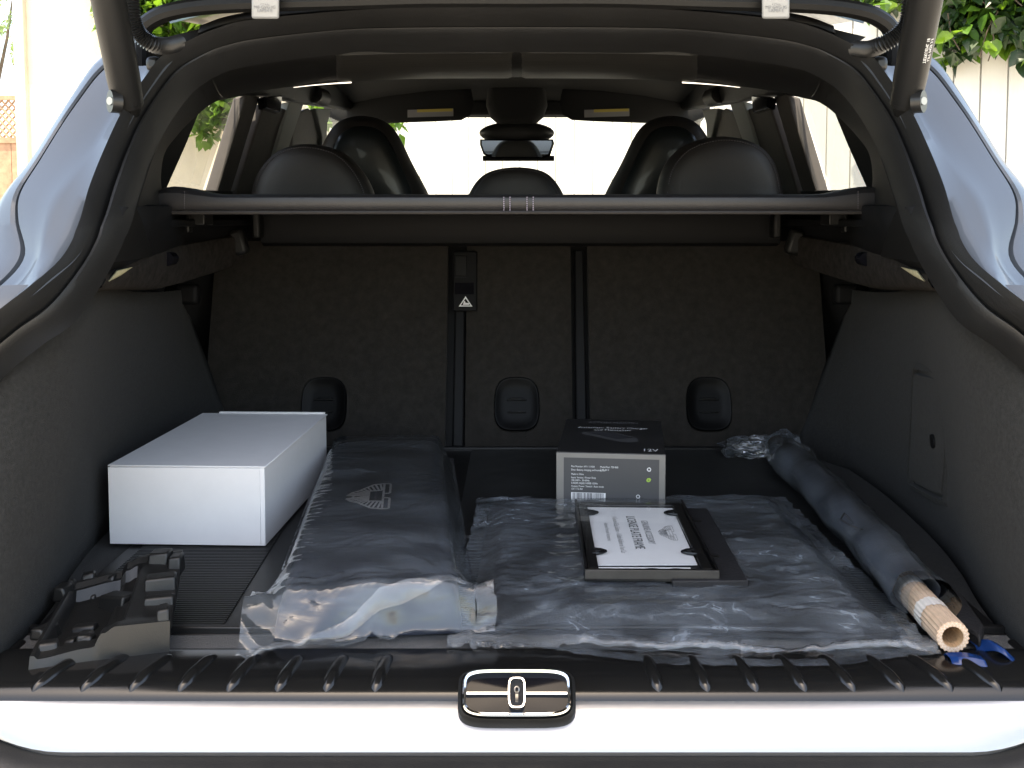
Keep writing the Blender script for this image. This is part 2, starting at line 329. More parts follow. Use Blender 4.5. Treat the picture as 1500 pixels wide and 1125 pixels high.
for s in (-1, 1):
    rows = []
    for a, b, c, d in zip(*rl):
        rows.append([mx(p, s) for p in (a + V(.01, .012, 0), lerp(a, b, .12) + V(0, .002, 0), lerp(a, b, .5) + V(0, .0025, 0), lerp(a, b, .85) + V(0, .001, 0), b, lerp(b, c, .15) + V(0, .002, -.0005), lerp(b, c, .5) + V(0, .002, -.0005), lerp(b, c, .93), c, c + V(-.0005, .012, -.001))])
    MB().loft(rows).build('quarter_panel', 'paint_blue', car)
    rows = []
    for c, d in zip(rl[2], rl[3]):
        f = (d - c)
        rows.append([mx(p, s) for p in (c + V(-.003, .014, 0), c + f * .10 + V(0, -.001, 0), c + f * .22 + V(0, -.005, .001), c + f * .6 + V(0, -.004, .002), c + f * .92, d + V(0, .008, 0), d + V(-.006, .03, 0), d + V(-.012 - .05 * (1 - sst(1.0, 1.2, d.z)), .05 + .6 * (1 - sst(1.02, 1.16, d.z)), -.004))])
    MB().loft(rows).build('quarter_panel', 'paint_blue', car)
    # body side, lower
    rows = []
    for y, zt in ((1.13, 1.03), (1.5, 1.05), (2.2, 1.06), (3.2, 1.05), (4.4, 1.02), (5.3, .96), (5.65, .85)):
        k = 0 if y < 5 else (y - 5) * .45
        rows.append([mx(V(-.80 + k, y, zt + .06), s), mx(V(-.93 + k, y, zt - .05), s), mx(V(-.98 + k, y, .82), s), mx(V(-.985 + k, y, .6), s), mx(V(-.95 + k, y, .34), s), mx(V(-.8 + k, y, .28), s)])
    MB().loft(rows).build('body_side', 'paint_blue', car)
    # rear corner: from the seal's lower run out to the flank
    lo = spline([PY(*p) for p in OUT[13:]], 24); rows = []
    for p in lo:
        z = p.z; rows.append([mx(q, s) for q in (p + V(.01, .012, 0), p + V(-.02, .008, 0), p + V(-.10, .015, -.004), p + V(-.19, .05, -.006), V(-.92, 1.19, min(z, 1.0)), V(-.975, 1.36, min(z, .98)), V(-.97, 1.6, min(z, .97)))])
    MB().loft(rows).build('rear_corner', 'paint_blue', car)
    # flank and pillar skin running forward from the lip
    rows = []
    wq = spline([PS(x, y) + V(-.03, -.012, 0) for x, y in ((372, 128), (330, 138), (290, 160), (268, 212), (240, 280), (236, 292))], 36)
    for k_ in range(36):
        d = rl[3][k_ * 59 // 60 if k_ < 30 else k_ - 1]; d = rl[3][int(k_ / 35 * 36)]; e_ = wq[k_]
        rows.append([mx(q, s) for q in (d + V(-.006, .03, 0), lerp(d, e_, .35) + V(-.03, .03, .01), lerp(d, e_, .75) + V(-.02, 0, .006), e_)])
    MB().loft(rows).build('pillar_skin', 'paint_blue', car)
    rows = []
    for d in rl[3][33:]:
        rows.append([mx(q, s) for q in (d + V(-.006, .03, 0), V(min(d.x - .05, -.74), d.y + .18, d.z - .004), V(-.84, d.y + .42, min(d.z, 1.14) - .015), V(-.90, d.y + .9, min(d.z, 1.08) - .03))])
    MB().loft(rows).build('flank_panel', 'paint_blue', car)
    MB().loft([[mx(V(-.675, y, 1.205), s), mx(V(-.76, y, 1.185), s), mx(V(-.86, y, 1.12), s), mx(V(-.90, y, 1.05), s)] for y in (1.62, 2.2, 3.0, 4.0, 4.6)]).build('waist_panel', 'paint_blue', car)
    # wheels
    for y in (1.75, 4.75):
        cx = .87 * s; rim = MB(); n = 40
        prof = [(.37, -.11), (.385, -.09), (.385, .09), (.37, .11), (.27, .115), (.265, -.115)]
        rows = [[V(cx + w_ * s, y + math.cos(a) * r_, .385 + math.sin(a) * r_) for r_, w_ in prof] for a in [2 * math.pi * k / n for k in range(n)]]
        wh = MB().loft(rows, close_u=True, close_v=True).build('wheel', 'tyre', car)
        rm = MB()
        for k in range(10):
            a = 2 * math.pi * k / 10; m = Matrix.Rotation(a, 3, 'X')
            rm.box(V(cx + .07 * s, y, .385) + m @ V(0, 0, .14), (.03, .035, .27), m)
        rm.box((cx + .07 * s, y, .385), (.05, .09, .09)); rm.build('rim', 'steel', wh, bevel=.005)
# --- roof skin, headliner, cabin floor and shell
roof = [(1.50, 1.555, .50), (1.62, 1.585, .545), (1.9, 1.625, .56), (2.4, 1.665, .57), (3.0, 1.69, .57), (3.5, 1.672, .56), (3.75, 1.64, .54)]
def roof_rows(dz, xs=1.0, y0=0):
    rows = []
    for i, (y, z, hw) in enumerate(roof):
        if i == 0: y += y0
        rows.append([V(hw * xs * k, y, z + dz - .055 * abs(k) ** 2.6) for k in (-1, -.9, -.75, -.5, -.25, 0, .25, .5, .75, .9, 1)])
    return rows
MB().loft(roof_rows(0)).build('roof_panel', 'paint_blue', car)
rr = roof_rows(-.028, 1.0, .10)
MB().loft(rr).build('headliner', 'headliner_cloth', car)
MB().box((0, 3.3, .40), (1.5, 4.3, .05)).build('underbody', 'trim_dark', car)
MB().box((0, 1.55, .62), (1.1, 1.0, .05)).build('spare_well', 'trim_dark', car)
for s in (-1, 1):
    # cabin lower side (door cards)
    MB().loft([[mx(V(-.66, y, 1.16), s), mx(V(-.72, y, 1.0), s), mx(V(-.74, y, .42), s)] for y in (2.0, 3.0, 4.6)]).build('door_panel', 'trim_dark', car, solid=.03)
    def side(name, poly, material, t=.018, off=0):
        ins = [PS(x, y) + V(off, 0, 0) for x, y in poly]; n = len(ins)
        mb = MB(); vs = [mx(p, s) for p in ins] + [mx(p + V(-t, 0, -t * .25), s) for p in ins]
        mb.add(vs, [tuple(range(n)), tuple(range(n, 2 * n))[::-1]] + [(i, (i + 1) % n, n + (i + 1) % n, n + i) for i in range(n)])
        return mb.build(name, material, car, smooth=False, bevel=.004)
    side('rear_pillar', [(150, 345), (246, 345), (245, 276), (273, 213), (293, 164), (320, 147), (362, 138), (370, 95), (300, 75), (190, 75)], 'trim_dark')
    side('roof_rail', [(362, 139), (400, 141), (440, 150), (500, 158), (560, 166), (575, 150), (480, 122), (370, 92)], 'trim_dark')
    side('pillar_trim', [(316, 290), (362, 138), (381, 141), (336, 290)], 'pillar_cloth', .03, .0)
    side('pillar_trim', [(337, 290), (382, 150), (414, 160), (404, 185), (374, 290)], 'pillar_cloth', .03, .010)
    side('pillar_cap', [(376, 292), (404, 186), (416, 148), (436, 152), (428, 175), (412, 222), (397, 292)], 'pillar_grey', .03, .016)
    side('handle_bracket', [(374, 141), (400, 139), (398, 165), (376, 158)], 'gloss_black', .02, .022)
    side('belt_trim', [(150, 345), (150, 277), (240, 276), (480, 283), (560, 285), (600, 300), (560, 345)], 'trim_dark', .04, .002)
    side('pillar_trim', [(424, 290), (430, 168), (452, 158), (473, 178), (474, 290)], 'pillar_cloth', .03, .0)
    side('pillar_cap', [(456, 158), (480, 160), (474, 180), (470, 290), (462, 290), (466, 200)], 'pillar_grey', .03, .012)
    # windscreen pillar
    MB().tube([mx(V(-.60, 3.62, 1.60), s), mx(V(-.66, 4.1, 1.33), s), mx(V(-.72, 4.55, 1.08), s)], .05, 10).build('windscreen_pillar', 'trim_dark', car)
    # coat-hook style roof speaker pod and grab handle blobs
    c = mx(PS(463, 140), s)
    MB().tube([c + V(0, -.03, .0), c + V(.01 * -s, .05, 0)], .024, 12).build('grab_handle', 'trim_black', car)
    # glass
    gp = [PS(x, y) + V(-.022, 0, 0) for x, y in ((240, 280), (290, 160), (362, 132), (312, 280))]
    MB().add([mx(p, s) for p in gp], [(0, 1, 2, 3)]).build('quarter_window', 'window_glass', car, smooth=False)
    gp = [PS(x, y) + V(-.022, 0, 0) for x, y in ((392, 286), (420, 160), (520, 150), (520, 286))]
    MB().add([mx(p, s) for p in gp], [(0, 1, 2, 3)]).build('side_window', 'window_glass', car, smooth=False)
MB().add([(-.66, 3.66, 1.615), (.66, 3.66, 1.615), (.74, 4.6, 1.07), (-.74, 4.6, 1.07)], [(0, 1, 2, 3)]).build('windscreen', 'window_glass', car, smooth=False)
MB().box((0, 4.35, .93), (1.44, .75, .2)).build('dashboard', 'trim_dark', car, bevel=.06, seg=4)
MB().loft([[V(x * k, y, z - .05 * abs(x) ** 2) for x in (-.85, -.5, 0, .5, .85)] for y, z, k in ((4.6, 1.06, .95), (5.2, 1.02, .95), (5.6, .93, .85), (5.75, .6, .8), (5.72, .35, .8))]).build('bonnet', 'paint_blue', car)
# windscreen header
MB().box((0, 3.66, 1.605), (1.15, .12, .05)).build('header_rail', 'headliner_cloth', car, bevel=.01)
# sun visors with warning labels
for s in (-1, 1):
    ol = [PY(x, y, 3.42) for x, y in ((478, 128), (690, 130), (694, 150), (690, 168), (676, 176), (640, 178), (520, 182), (486, 178), (474, 160))]
    if s > 0: ol = [mx(p, 1) for p in ol]
    vz = pillow(ol, .012).build('sun_visor', 'headliner_cloth', car)
    lx = (597, 664) if s < 0 else (856, 922)
    q = [PY(x, y, 3.405) for x, y in ((lx[0], 172), (lx[1], 170), (lx[1], 159), (lx[0], 161))]
    MB().hexa([p + V(0, .002, 0) for p in q], q).build('warning_label', 'print_grey', vz, smooth=False)
    q = [PY(x, y, 3.403) for x, y in ((lx[0] + 14, 164.5), (lx[1] - 1, 163), (lx[1] - 1, 159), (lx[0] + 14, 160.5))]
    MB().hexa([p + V(0, .002, 0) for p in q], q).build('label_band', 'print_yellow', vz, smooth=False)
# rear-view mirror
mir = pillow([PY(x, y, 3.40) for x, y in ((703, 204), (810, 204), (812, 210), (806, 228), (796, 232), (720, 232), (708, 226), (703, 212))], .012).build('rear_view_mirror', 'gloss_black', car)
MB().add([PY(x, y, 3.386 - .006 * (232 - y) / 26) for x, y in ((706, 206), (808, 206), (808, 212), (803, 226), (794, 230), (722, 230), (710, 224), (706, 212))], [tuple(range(8))]).build('mirror_glass', 'mirror_glass', mir, smooth=False)
pillow([PY(757 + 55 * math.cos(a), 195 + 17 * math.sin(a), 3.46) for a in [2 * math.pi * k / 28 for k in range(28)]], .05).build('sensor_pod', 'trim_black', mir)
MB().hexa([PY(x, y, 3.40) for x, y in ((707, 236), (812, 236), (812, 228), (707, 228))], [PY(x, y, 3.43) for x, y in ((707, 236), (812, 236), (812, 228), (707, 228))]).build('toll_tag', 'trim_dark', mir, bevel=.002)
pillow([PY(x, y, 3.44) for x, y in ((716, 120), (798, 120), (802, 155), (796, 172), (782, 184), (732, 184), (718, 172), (712, 155))], .05).build('overhead_console', 'headliner_cloth', car)
# --- front seats
def resample(ol, n):
    o = spline(ol + [ol[0]], n + 1)[:-1]; return o
for s in (-1, 1):
    ol = [PY(x, y, 2.75) for x, y in ((430, 330), (432, 290), (462, 238), (482, 196), (500, 177), (530, 170), (562, 177), (582, 196), (604, 240), (630, 290), (640, 330))]
    ol = resample([mx(p, s) for p in ol], 44)
    st = pillow(ol, .075).build('front_seat', 'leather', car)
    inner = [PY(x, y, 2.69) for x, y in ((452, 330), (456, 290), (476, 240), (494, 202), (510, 188), (530, 184), (552, 188), (568, 202), (588, 242), (608, 290), (612, 330))]
    pillow(resample([mx(p, s) for p in inner], 40), .026).build('seat_shell', 'seat_shell', st)
    MB().box((.39 * s, 2.80, .82), (.5, .16, .55)).build('seat_base', 'leather', st, bevel=.05, seg=4)
    MB().box((.39 * s, 3.05, .58), (.5, .5, .22)).build('seat_cushion', 'leather', st, bevel=.06, seg=4)
# --- rear seatbacks
def seat_x(px, py=560): return SEAT(px, py).x
segs = [(-.64, seat_x(653)), (seat_x(682), seat_x(838)), (seat_x(864), .64)]
seats = []
H = (SEAT(757, 352) - SB).dot(SU); H0 = (SEAT(757, 655) - SB).dot(SU)
for a, b in segs:
    mb = MB()
    def sp(x, h, d): return V(x, 0, 0) + SB + SU * h + SN * d
    nx, nz = 10, 10; rows = []
    for j in range(nz + 1):
        rows.append([sp(lerp(a, b, i / nx), lerp(H0, H, j / nz), .012 * (1 - (2 * i / nx - 1) ** 8) * (1 - (2 * j / nz - 1) ** 8)) for i in range(nx + 1)])
    rows = [[r[0] - SN * .027] + r + [r[-1] - SN * .027] for r in rows]
    rows = [[p - SN * .027 for p in rows[0]]] + rows + [[p - SN * .027 for p in rows[-1]]]
    st = mb.loft(rows).build('rear_seatback', 'carpet_seat', car, crease=50)
    seats.append(st)
MB().hexa([sp(-.65, -.02, -.12), sp(.65, -.02, -.12), sp(.65, -.02, -.03), sp(-.65, -.02, -.03)], [sp(-.65, H + .02, -.12), sp(.65, H + .02, -.12), sp(.65, H + .02, -.03), sp(-.65, H + .02, -.03)]).build('seat_frame', 'trim_dark', car, smooth=False)
MB().hexa([sp(-.62, -.012, -.03), sp(.62, -.012, -.03), sp(.62, -.012, .012), sp(-.62, -.012, .012)], [sp(-.62, H0 - .002, -.03), sp(.62, H0 - .002, -.03), sp(.62, H0 - .004, .006), sp(-.62, H0 - .004, .006)]).build('seat_hinge_cover', 'trim_dark', car, bevel=.003)
# edge rails beside the middle seatback
for x in (seat_x(672, 560), seat_x(851, 560)):
    MB().hexa([sp(x - .012, H0, -.03), sp(x + .012, H0, -.03), sp(x + .012, H0, -.002), sp(x - .012, H0, -.002)], [sp(x - .010, H - .02, -.03), sp(x + .010, H - .02, -.03), sp(x + .010, H - .02, -.002), sp(x - .010, H - .02, -.002)]).build('seat_rail', 'trim_dark', seats[1], bevel=.004)
# release handles
for k, cx in enumerate((475, 757, 1038)):
    c = SEAT(cx, 592, .012); w2, h2 = .046, .055; ol = []
    for i in range(32):
        a = 2 * math.pi * i / 32; q = 3.2
        ca, sa = math.cos(a), math.sin(a)
        ol.append((math.copysign(abs(ca) ** (2 / q), ca) * w2 * (1 - .05 * sa), math.copysign(abs(sa) ** (2 / q), sa) * h2))
    def hp(x, h, d): return c + V(x, 0, 0) + SU * h + SN * d
    rows = [[hp(x * sc, h * sc, d) for x, h in ol] for sc, d in ((1.0, -.006), (1.0, .004), (.96, .007), (.90, .0065), (.80, .003), (.5, .002), (.02, .002))]
    hd = MB().loft(rows, close_u=True).build('release_handle', 'handle_black', seats[k])
    for dz_, wd in ((.012, .020), (.009, .028), (-.016, .026)):
        MB().hexa([hp(-wd / 1.4, dz_ - .0022, -.004), hp(wd / 1.4, dz_ - .0022, -.004), hp(wd / 1.4, dz_ - .0022, .008), hp(-wd / 1.4, dz_ - .0022, .008)],
                  [hp(-wd / 1.4, dz_ + .0015, -.004), hp(wd / 1.4, dz_ + .0015, -.004), hp(wd / 1.5, dz_ + .0005, .008), hp(-wd / 1.5, dz_ + .0005, .008)]).build('finger_pull', 'strut_black', hd, bevel=.0012)
# belt guide with warning triangle
def sq(px0, py0, px1, py1, d0, d1, mb=None):
    mb = mb or MB()
    b = [SEAT(px0, py1, d0), SEAT(px1, py1, d0), SEAT(px1, py0, d0), SEAT(px0, py0, d0)]
    t_ = [SEAT(px0, py1, d1), SEAT(px1, py1, d1), SEAT(px1, py0, d1), SEAT(px0, py0, d1)]
    return mb.hexa(b, t_)
bgd = sq(663, 368, 699, 456, -.01, .018).build('belt_guide', 'trim_dark', seats[1], bevel=.003)
sq(666, 374, 684, 404, .0, .021).build('belt_slot', 'trim_black', bgd, bevel=.002)
for yy, ww in ((373, 17), (378, 17), (388, 12), (396, 12), (406, 17)):
    sq(666, yy - .8, 666 + ww, yy + .8, .018, .0235).build('slot_rib', 'strut_black', bgd)
sq(666, 414, 694, 431, .0, .019).build('slot_window', 'gloss_black', bgd)
tri = [(682, 434), (692, 449), (672, 449)]; cin = [(682, 437.2), (689.2, 447.4), (674.8, 447.4)]
MB().add([SEAT(x, y, .0195) for x, y in tri + cin], [(0, 1, 4, 3), (1, 2, 5, 4), (2, 0, 3, 5)]).build('warning_triangle', 'print_white', bgd, smooth=False)
MB().add([SEAT(x, y, .0195) for x, y in ((679.5, 441), (681, 440.6), (682, 443.5), (687, 444), (687.5, 446.6), (678, 446.8))], [tuple(range(6))]).build('warning_symbol', 'print_white', bgd, smooth=False)
# rear headrests
def headrest(ol, Y, par):
    o = resample([PY(x, y, Y) for x, y in ol], 48)
    h = pillow(o, .055).build('headrest', 'leather', par)
    c = sum(o, Vector()) / len(o)
    top = [c + (p - c) * .875 + V(0, -.0445, 0) for p in o]
    top = [p for p in top if p.z > PY(757, 300, Y).z]
    top.sort(key=lambda p: math.atan2(p.z - c.z + .02, p.x - c.x))
    dense = spline(top, 160); mb = MB()
    for i in range(0, 158, 2): mb.tube([dense[i], dense[i + 1]], .0011, 5)
    mb.build('stitching', 'thread_dark', h)['kind'] = 'stuff'
headrest([(366, 330), (368, 290), (380, 252), (408, 222), (450, 211), (500, 222), (532, 252), (550, 290), (552, 330)], 2.25, seats[0])
headrest([(676, 330), (684, 292), (700, 264), (722, 250), (757, 245), (792, 250), (812, 264), (828, 292), (836, 330)], 2.25, seats[1])
headrest([(960, 330), (961, 290), (972, 245), (1003, 213), (1056, 200), (1106, 211), (1134, 240), (1147, 290), (1148, 330)], 2.25, seats[2])
# --- boot side trim (carpet), ledges, lamps
TOPW = [(-75, 700, 1.105), (-10, 562, 1.135), (50, 509, 1.18), (104, 462, 1.25), (138, 425, 1.37), (165, 424, 1.52), (200, 428, 1.70), (232, 428, 1.85), (262, 425, 1.99)]
BOTW = [V(-.552, 1.015, FZ), V(-.552, 1.06, FZ), V(-.556, 1.13, FZ), V(-.570, 1.22, FZ), V(-.595, 1.33, FZ), V(-.615, 1.46, FZ), V(-.628, 1.62, FZ), V(-.632, 1.75, FZ), V(-.628, 1.89, FZ)]
for s in (-1, 1):
    T = spline([PY(*p) for p in TOPW], 40); B = spline(BOTW, 40)
    rows = []
    for i, (a, b) in enumerate(zip(T, B)):
        r = []
        for q in range(13):
            u = q / 12
            p = lerp(a, b, u); bul = .0 * math.sin(math.pi * u) * sst(0, 20, i) * (1 - sst(25, 39, i))
            r.append(mx(p + V(bul, 0, 0), s))
        rows.append(r)
    # facet running in to the seat
    e0, e1 = T[-1], B[-1]; k0 = SEAT(258, 420, .0); k1 = SEAT(350, 664, -.0)
    for f in (.06, .15, .3, .5, .75, 1):
        a, b = lerp(e0, k0, f), lerp(e1, k1, f); rows.append([mx(lerp(a, b, q / 12), s) for q in range(13)])
    sw = MB().loft(rows).build('side_trim', 'carpet_side', car, solid=.012, soff=0, crease=60)
    # ledge under the cover
    Bt = [(150, 398, 1.22), (190, 382, 1.38), (250, 364, 1.62), (310, 352, 1.85), (352, 347, 1.97), (358, 352, 1.99)]
    Cb = [(143, 424, 1.21), (185, 422, 1.38), (240, 420, 1.62), (305, 402, 1.85), (345, 388, 1.97), (353, 380, 1.99)]
    rows = []
    bt = spline([PY(*p) for p in Bt], 24); cb = spline([PY(*p) for p in Cb], 24)
    for i, (b, c) in enumerate(zip(bt, cb)):
        xo = lerp(-.58, -.68, i / 23)
        rows.append([mx(p, s) for p in (V(xo, b.y, b.z + .012), lerp(b, V(xo, b.y, b.z), .12) + V(0, 0, .004), b, lerp(b, c, .12) + V(.004, 0, 0), lerp(b, c, .5) + V(.007, 0, 0), lerp(b, c, .88) + V(.004, 0, 0), c, lerp(c, V(xo, c.y, c.z), .15) + V(0, 0, -.003), V(xo, c.y, c.z + .004))])
    lg = MB().loft(rows, cap=False).build('side_ledge', 'carpet_ledge', car)
    MB().loft([[mx(p, s) for p in (PY(x, y, Y), PY(x + 2, y + 4, Y - .004))] for x, y, Y in ((155, 398, 1.225), (190, 388, 1.375), (235, 376, 1.575), (262, 374, 1.66))]).build('ledge_slot', 'trim_dark', lg)
    hk = mx(PY(248, 383, 1.60), s)
    MB().tube([hk + V(.0, -.012, .004), hk + V(0, .012, .004)], .011, 12).build('hook', 'gloss_black', lg)
    q = [PY(x, y, Y) for x, y, Y in ((156, 412, 1.225), (172, 404, 1.30), (191, 391, 1.36), (168, 396, 1.27))]
    q = [mx(p + V(.006, -.006, 0), s) for p in q]
    MB().hexa([p + V(-.004 * -s, .004, 0) for p in q], q).build('boot_lamp', 'lamp_lens', lg, smooth=False, bevel=.001)
    # black inner structure behind ledge and under the cover bar
    rows = [[mx(p, s) for p in (PY(x0_, 300, Y), PY(x1_, y1_, Y + .02))] for x0_, x1_, y1_, Y in ((170, 150, 400, 1.24), (225, 200, 385, 1.45), (262, 262, 368, 1.72), (340, 345, 352, 2.0), (380, 380, 352, 2.08))]
    MB().loft(rows).build('inner_trim', 'trim_dark', car, solid=.01)
    MB().box(mx(V(-.655, 1.92, 1.212), s), (.26, .86, .012)).build('sun_block_shelf', 'trim_dark', car, bevel=.003)  # unseen shelf, added to keep window sun off the seatback
    MB().box(mx(V(-.62, 1.04, .742), s), (.16, .13, .03)).build('sill_end_cap', 'trim_dark', car, bevel=.006)
    b0 = mx(PY(293, 320, 1.70), s)
    MB().box(b0, (.03, .05, .022)).box(b0 + V(.012 * s, -.02, -.008), (.006, .02, .03)).build('cover_bracket', 'strut_black', car, bevel=.002)
    b0 = mx(PY(378, 330, 1.98), s)
    MB().box(b0, (.016, .04, .05)).build('cover_clip', 'trim_black', car, bevel=.005)
    b0 = mx(PY(350, 355, 1.96), s)
    MB().box(b0, (.03, .03, .05), Matrix.Rotation(.25 * s, 3, 'Y')).build('cover_clip', 'trim_black', car, bevel=.008)
    # dark net pocket hook on wheel arch
    MB().box(mx(PY(276, 431, 2.0), s), (.045, .03, .04)).build('seat_latch', 'trim_dark', car, bevel=.008)
# hatch in the right side trim
def PW(px, py):                 # on the right side trim (measured as slightly leaning plane)
    best = None; d = ray(px, py)
    P0 = V(.595, 1.33, FZ); P1 = V(.626, 1.60, FZ); T1 = mx(PY(170, 424, 1.545), 1)
    n = (P1 - P0).cross(T1 - P0).normalized(); o = V(0, 0, CZ)
    t = (P0 - o).dot(n) / d.dot(n); return o + d * t, n
hatch_px = [(1352, 541), (1396, 551), (1404, 560), (1401, 640), (1394, 720), (1389, 731), (1350, 712), (1341, 698), (1345, 620), (1348, 548)]
hp_ = resample([PW(*p)[0] for p in hatch_px], 60); n_ = PW(1370, 640)[1]
if n_.x > 0: n_ = -n_
c = sum(hp_, Vector()) / len(hp_); off = n_ * .011
def ring(k, d): return [c + (p - c) * k + off + n_ * d for p in hp_]
hat = MB().loft([ring(1.16, -.012), ring(1.09, -.004), ring(1.005, .001), ring(.985, -.0098), ring(.945, -.0098), ring(.915, .001), ring(.8, .003), ring(.4, .0035), ring(.01, .0035)], close_u=True).build('access_hatch', 'carpet_side', car)
ff = PW(1383, 646)[0]
MB().tube([ff + off + n_ * .0005, ff + off + n_ * .006], .010, 14).build('finger_hole', 'trim_dark', hat)
# --- load floor, lip carpet, sill
MB().add([(-.62, 1.06, FZ), (.62, 1.06, FZ), (.66, 2.09, FZ), (-.66, 2.09, FZ), (-.62, 1.06, FZ - .05), (.62, 1.06, FZ - .05), (.66, 2.09, FZ - .05), (-.66, 2.09, FZ - .05)], [(0, 1, 2, 3), (7, 6, 5, 4), (0, 4, 5, 1), (1, 5, 6, 2), (2, 6, 7, 3), (3, 7, 4, 0)]).build('load_floor', 'carpet_side', car, smooth=False)
MB().box((0, 1.098, FZ - .004), (1.22, .056, .014)).build('lip_carpet', 'carpet_lip', car, bevel=.005, seg=3)
def sillz(y, x): return 0
prof = [(1.079, .742), (1.078, .756), (1.064, .7595), (1.036, .7600), (1.010, .7585), (.992, .754), (.983, .747), (.981, .742), (.990, .735)]
xs = [lerp(-.66, .66, i / 60) for i in range(61)]
def endlift(x): return .03 * sst(.56, .70, abs(x))
MB().loft([[V(x, y, z + endlift(x)) for y, z in prof] for x in xs]).build('cargo_sill', 'sill_plastic', car)
# raised rubbing ribs on the sill
def sill_at(y):
    pr = prof[1:-1]
    for (y0, z0), (y1, z1) in zip(pr, pr[1:]):
        if y1 <= y <= y0: return z0 + (z1 - z0) * (y0 - y) / (y0 - y1 + 1e-9)
    return pr[0][1]
for sgn in (-1, 1):
    for k in range(8):
        px = 757 + sgn * (192 + 65.5 * k)
        y0, y1 = 1.055, .9865; x0 = PZ(px, 976, .76).x; x1 = x0 + sgn * (.006 + .0026 * k); rows = []
        for i in range(15):
            t = i / 14; y = lerp(y0, y1, t); hw = .0075 * (1 - abs(2 * t - 1) ** 4) ** .5 + .0004
            rows.append([V(lerp(x0, x1, t) + c * hw, y, sill_at(y) - .0006 + .0058 * (1 - abs(c) ** 2.5) * (1 - abs(2 * t - 1) ** 5)) for c in (-1, -.8, -.5, -.2, 0, .2, .5, .8, 1)])
        MB().loft(rows).build('sill_rib', 'sill_plastic', car)
# brushed aluminium strip and bumper
stripp = [(.986, .7405), (.981, .7445), (.976, .7425), (.968, .734), (.960, .7245), (.951, .7160), (.948, .710), (.952, .703)]
xs2 = [lerp(-.60, .60, i / 80) for i in range(81)]
def endup(x): return .048 * sst(.44, .66, abs(x))
MB().loft([[V(x, y + .05 * sst(.43, .64, abs(x)) * ((k_ - 1) / 6 if k_ > 1 else 0), z + endup(x) * (max(0, k_ - 2) / 5) ** .8) for k_, (y, z) in enumerate(stripp)] for x in xs2]).build('sill_strip', 'aluminium', car)
bump = [(.962, .706), (.940, .7035), (.928, .700), (.919, .692), (.908, .672), (.875, .655), (.81, .645), (.795, .63), (.79, .55), (.81, .45), (.88, .36), (1.03, .30)]
def bumprow(x, i): return [V(x, y + (.10 * sst(.55, .9, abs(x)) if y < .93 else 0) + .06 * sst(.44, .66, abs(x)) * (y > .90), z + endup(x) * (1 if y > .90 else .6 if y > .83 else .2)) for y, z in bump]
xs3 = [lerp(-.93, .93, i / 90) for i in range(91)]
rows = [bumprow(x, 0) for x in xs3]
MB().loft([r_[:6] for r_ in rows]).build('bumper_trim', 'rubber_seal', car)
MB().loft([r_[5:] for r_ in rows]).build('rear_bumper', 'paint_blue', car)
# --- striker with chrome surround
A = PY(757, 986, .990); Bm = PY(757, 1052, .957)
su = (A - Bm); sh = su.length; su.normalize(); sn = V(0, -su.z, su.y); sc_ = (A + Bm) / 2
if sn.y > 0: sn = -sn
def kp(x, h, d): return sc_ + V(x, 0, 0) + su * h + sn * d
def rrect(w2, h2, n=40, q=5):
    o = []
    for i in range(n):
        a = 2 * math.pi * i / n; ca, sa = math.cos(a), math.sin(a)
        o.append((math.copysign(abs(ca) ** (2 / q), ca) * w2 * (1 + .02 * sa), math.copysign(abs(sa) ** (2 / q), sa) * h2))
    return o
W2 = .0515; H2 = sh / 2 * 1.0
ol = rrect(W2, H2)
def lp(k, d, kx=None): return [kp(x * (kx or k), h * k, d) for x, h in ol]
stk = MB().loft([lp(1.22, -.012, 1.13), lp(1.20, .000, 1.12), lp(1.10, .004, 1.06), lp(1.04, .0005, 1.02)], close_u=True).build('latch_housing', 'trim_black', car)
MB().loft([lp(1.06, -.004, 1.03), lp(1.05, .007, 1.025), lp(1.0, .0085, 1.0), lp(.90, .007, .965), lp(.88, .0, .958)], close_u=True).build('chrome_surround', 'chrome', stk)
MB().loft([lp(.92, .001, .97), lp(.5, .0015), lp(.01, .0015)], close_u=True).build('latch_plate', 'gloss_black', stk)
for sx in (-1, 1):
    MB().hexa([kp(sx * .0065, -.0018, 0), kp(sx * .0495, -.0018, 0), kp(sx * .0495, .0018, 0), kp(sx * .0065, .0018, 0)], [kp(sx * .0065, -.0014, .0055), kp(sx * .0495, -.0014, .0055), kp(sx * .0495, .0014, .0055), kp(sx * .0065, .0014, .0055)]).build('chrome_bar', 'chrome', stk, bevel=.0006)
o2 = rrect(.0085, H2 * .68, 32, 4); o2 = [(x, h - .0005) for x, h in o2]
def l2(k, d): return [kp(x * k, h * (1 - (1 - k) * .5), d) for x, h in o2]
MB().loft([l2(1.0, .001), l2(.98, .0085), l2(.82, .0085), l2(.78, .001)], close_u=True).build('slot_surround', 'chrome', stk)
MB().add(l2(.8, .0022), [tuple(range(32))]).build('slot_recess', 'mat_black', stk, smooth=False)
hk = [kp(0 + .0022 * math.cos(a), .004 + .0028 * math.sin(a), .0045) for a in [2 * math.pi * i / 12 for i in range(13)]]
MB().tube(hk, .0007, 6).box(kp(0, -.004, .004), (.0028, .003, .009)).build('striker_hook', 'steel', stk)
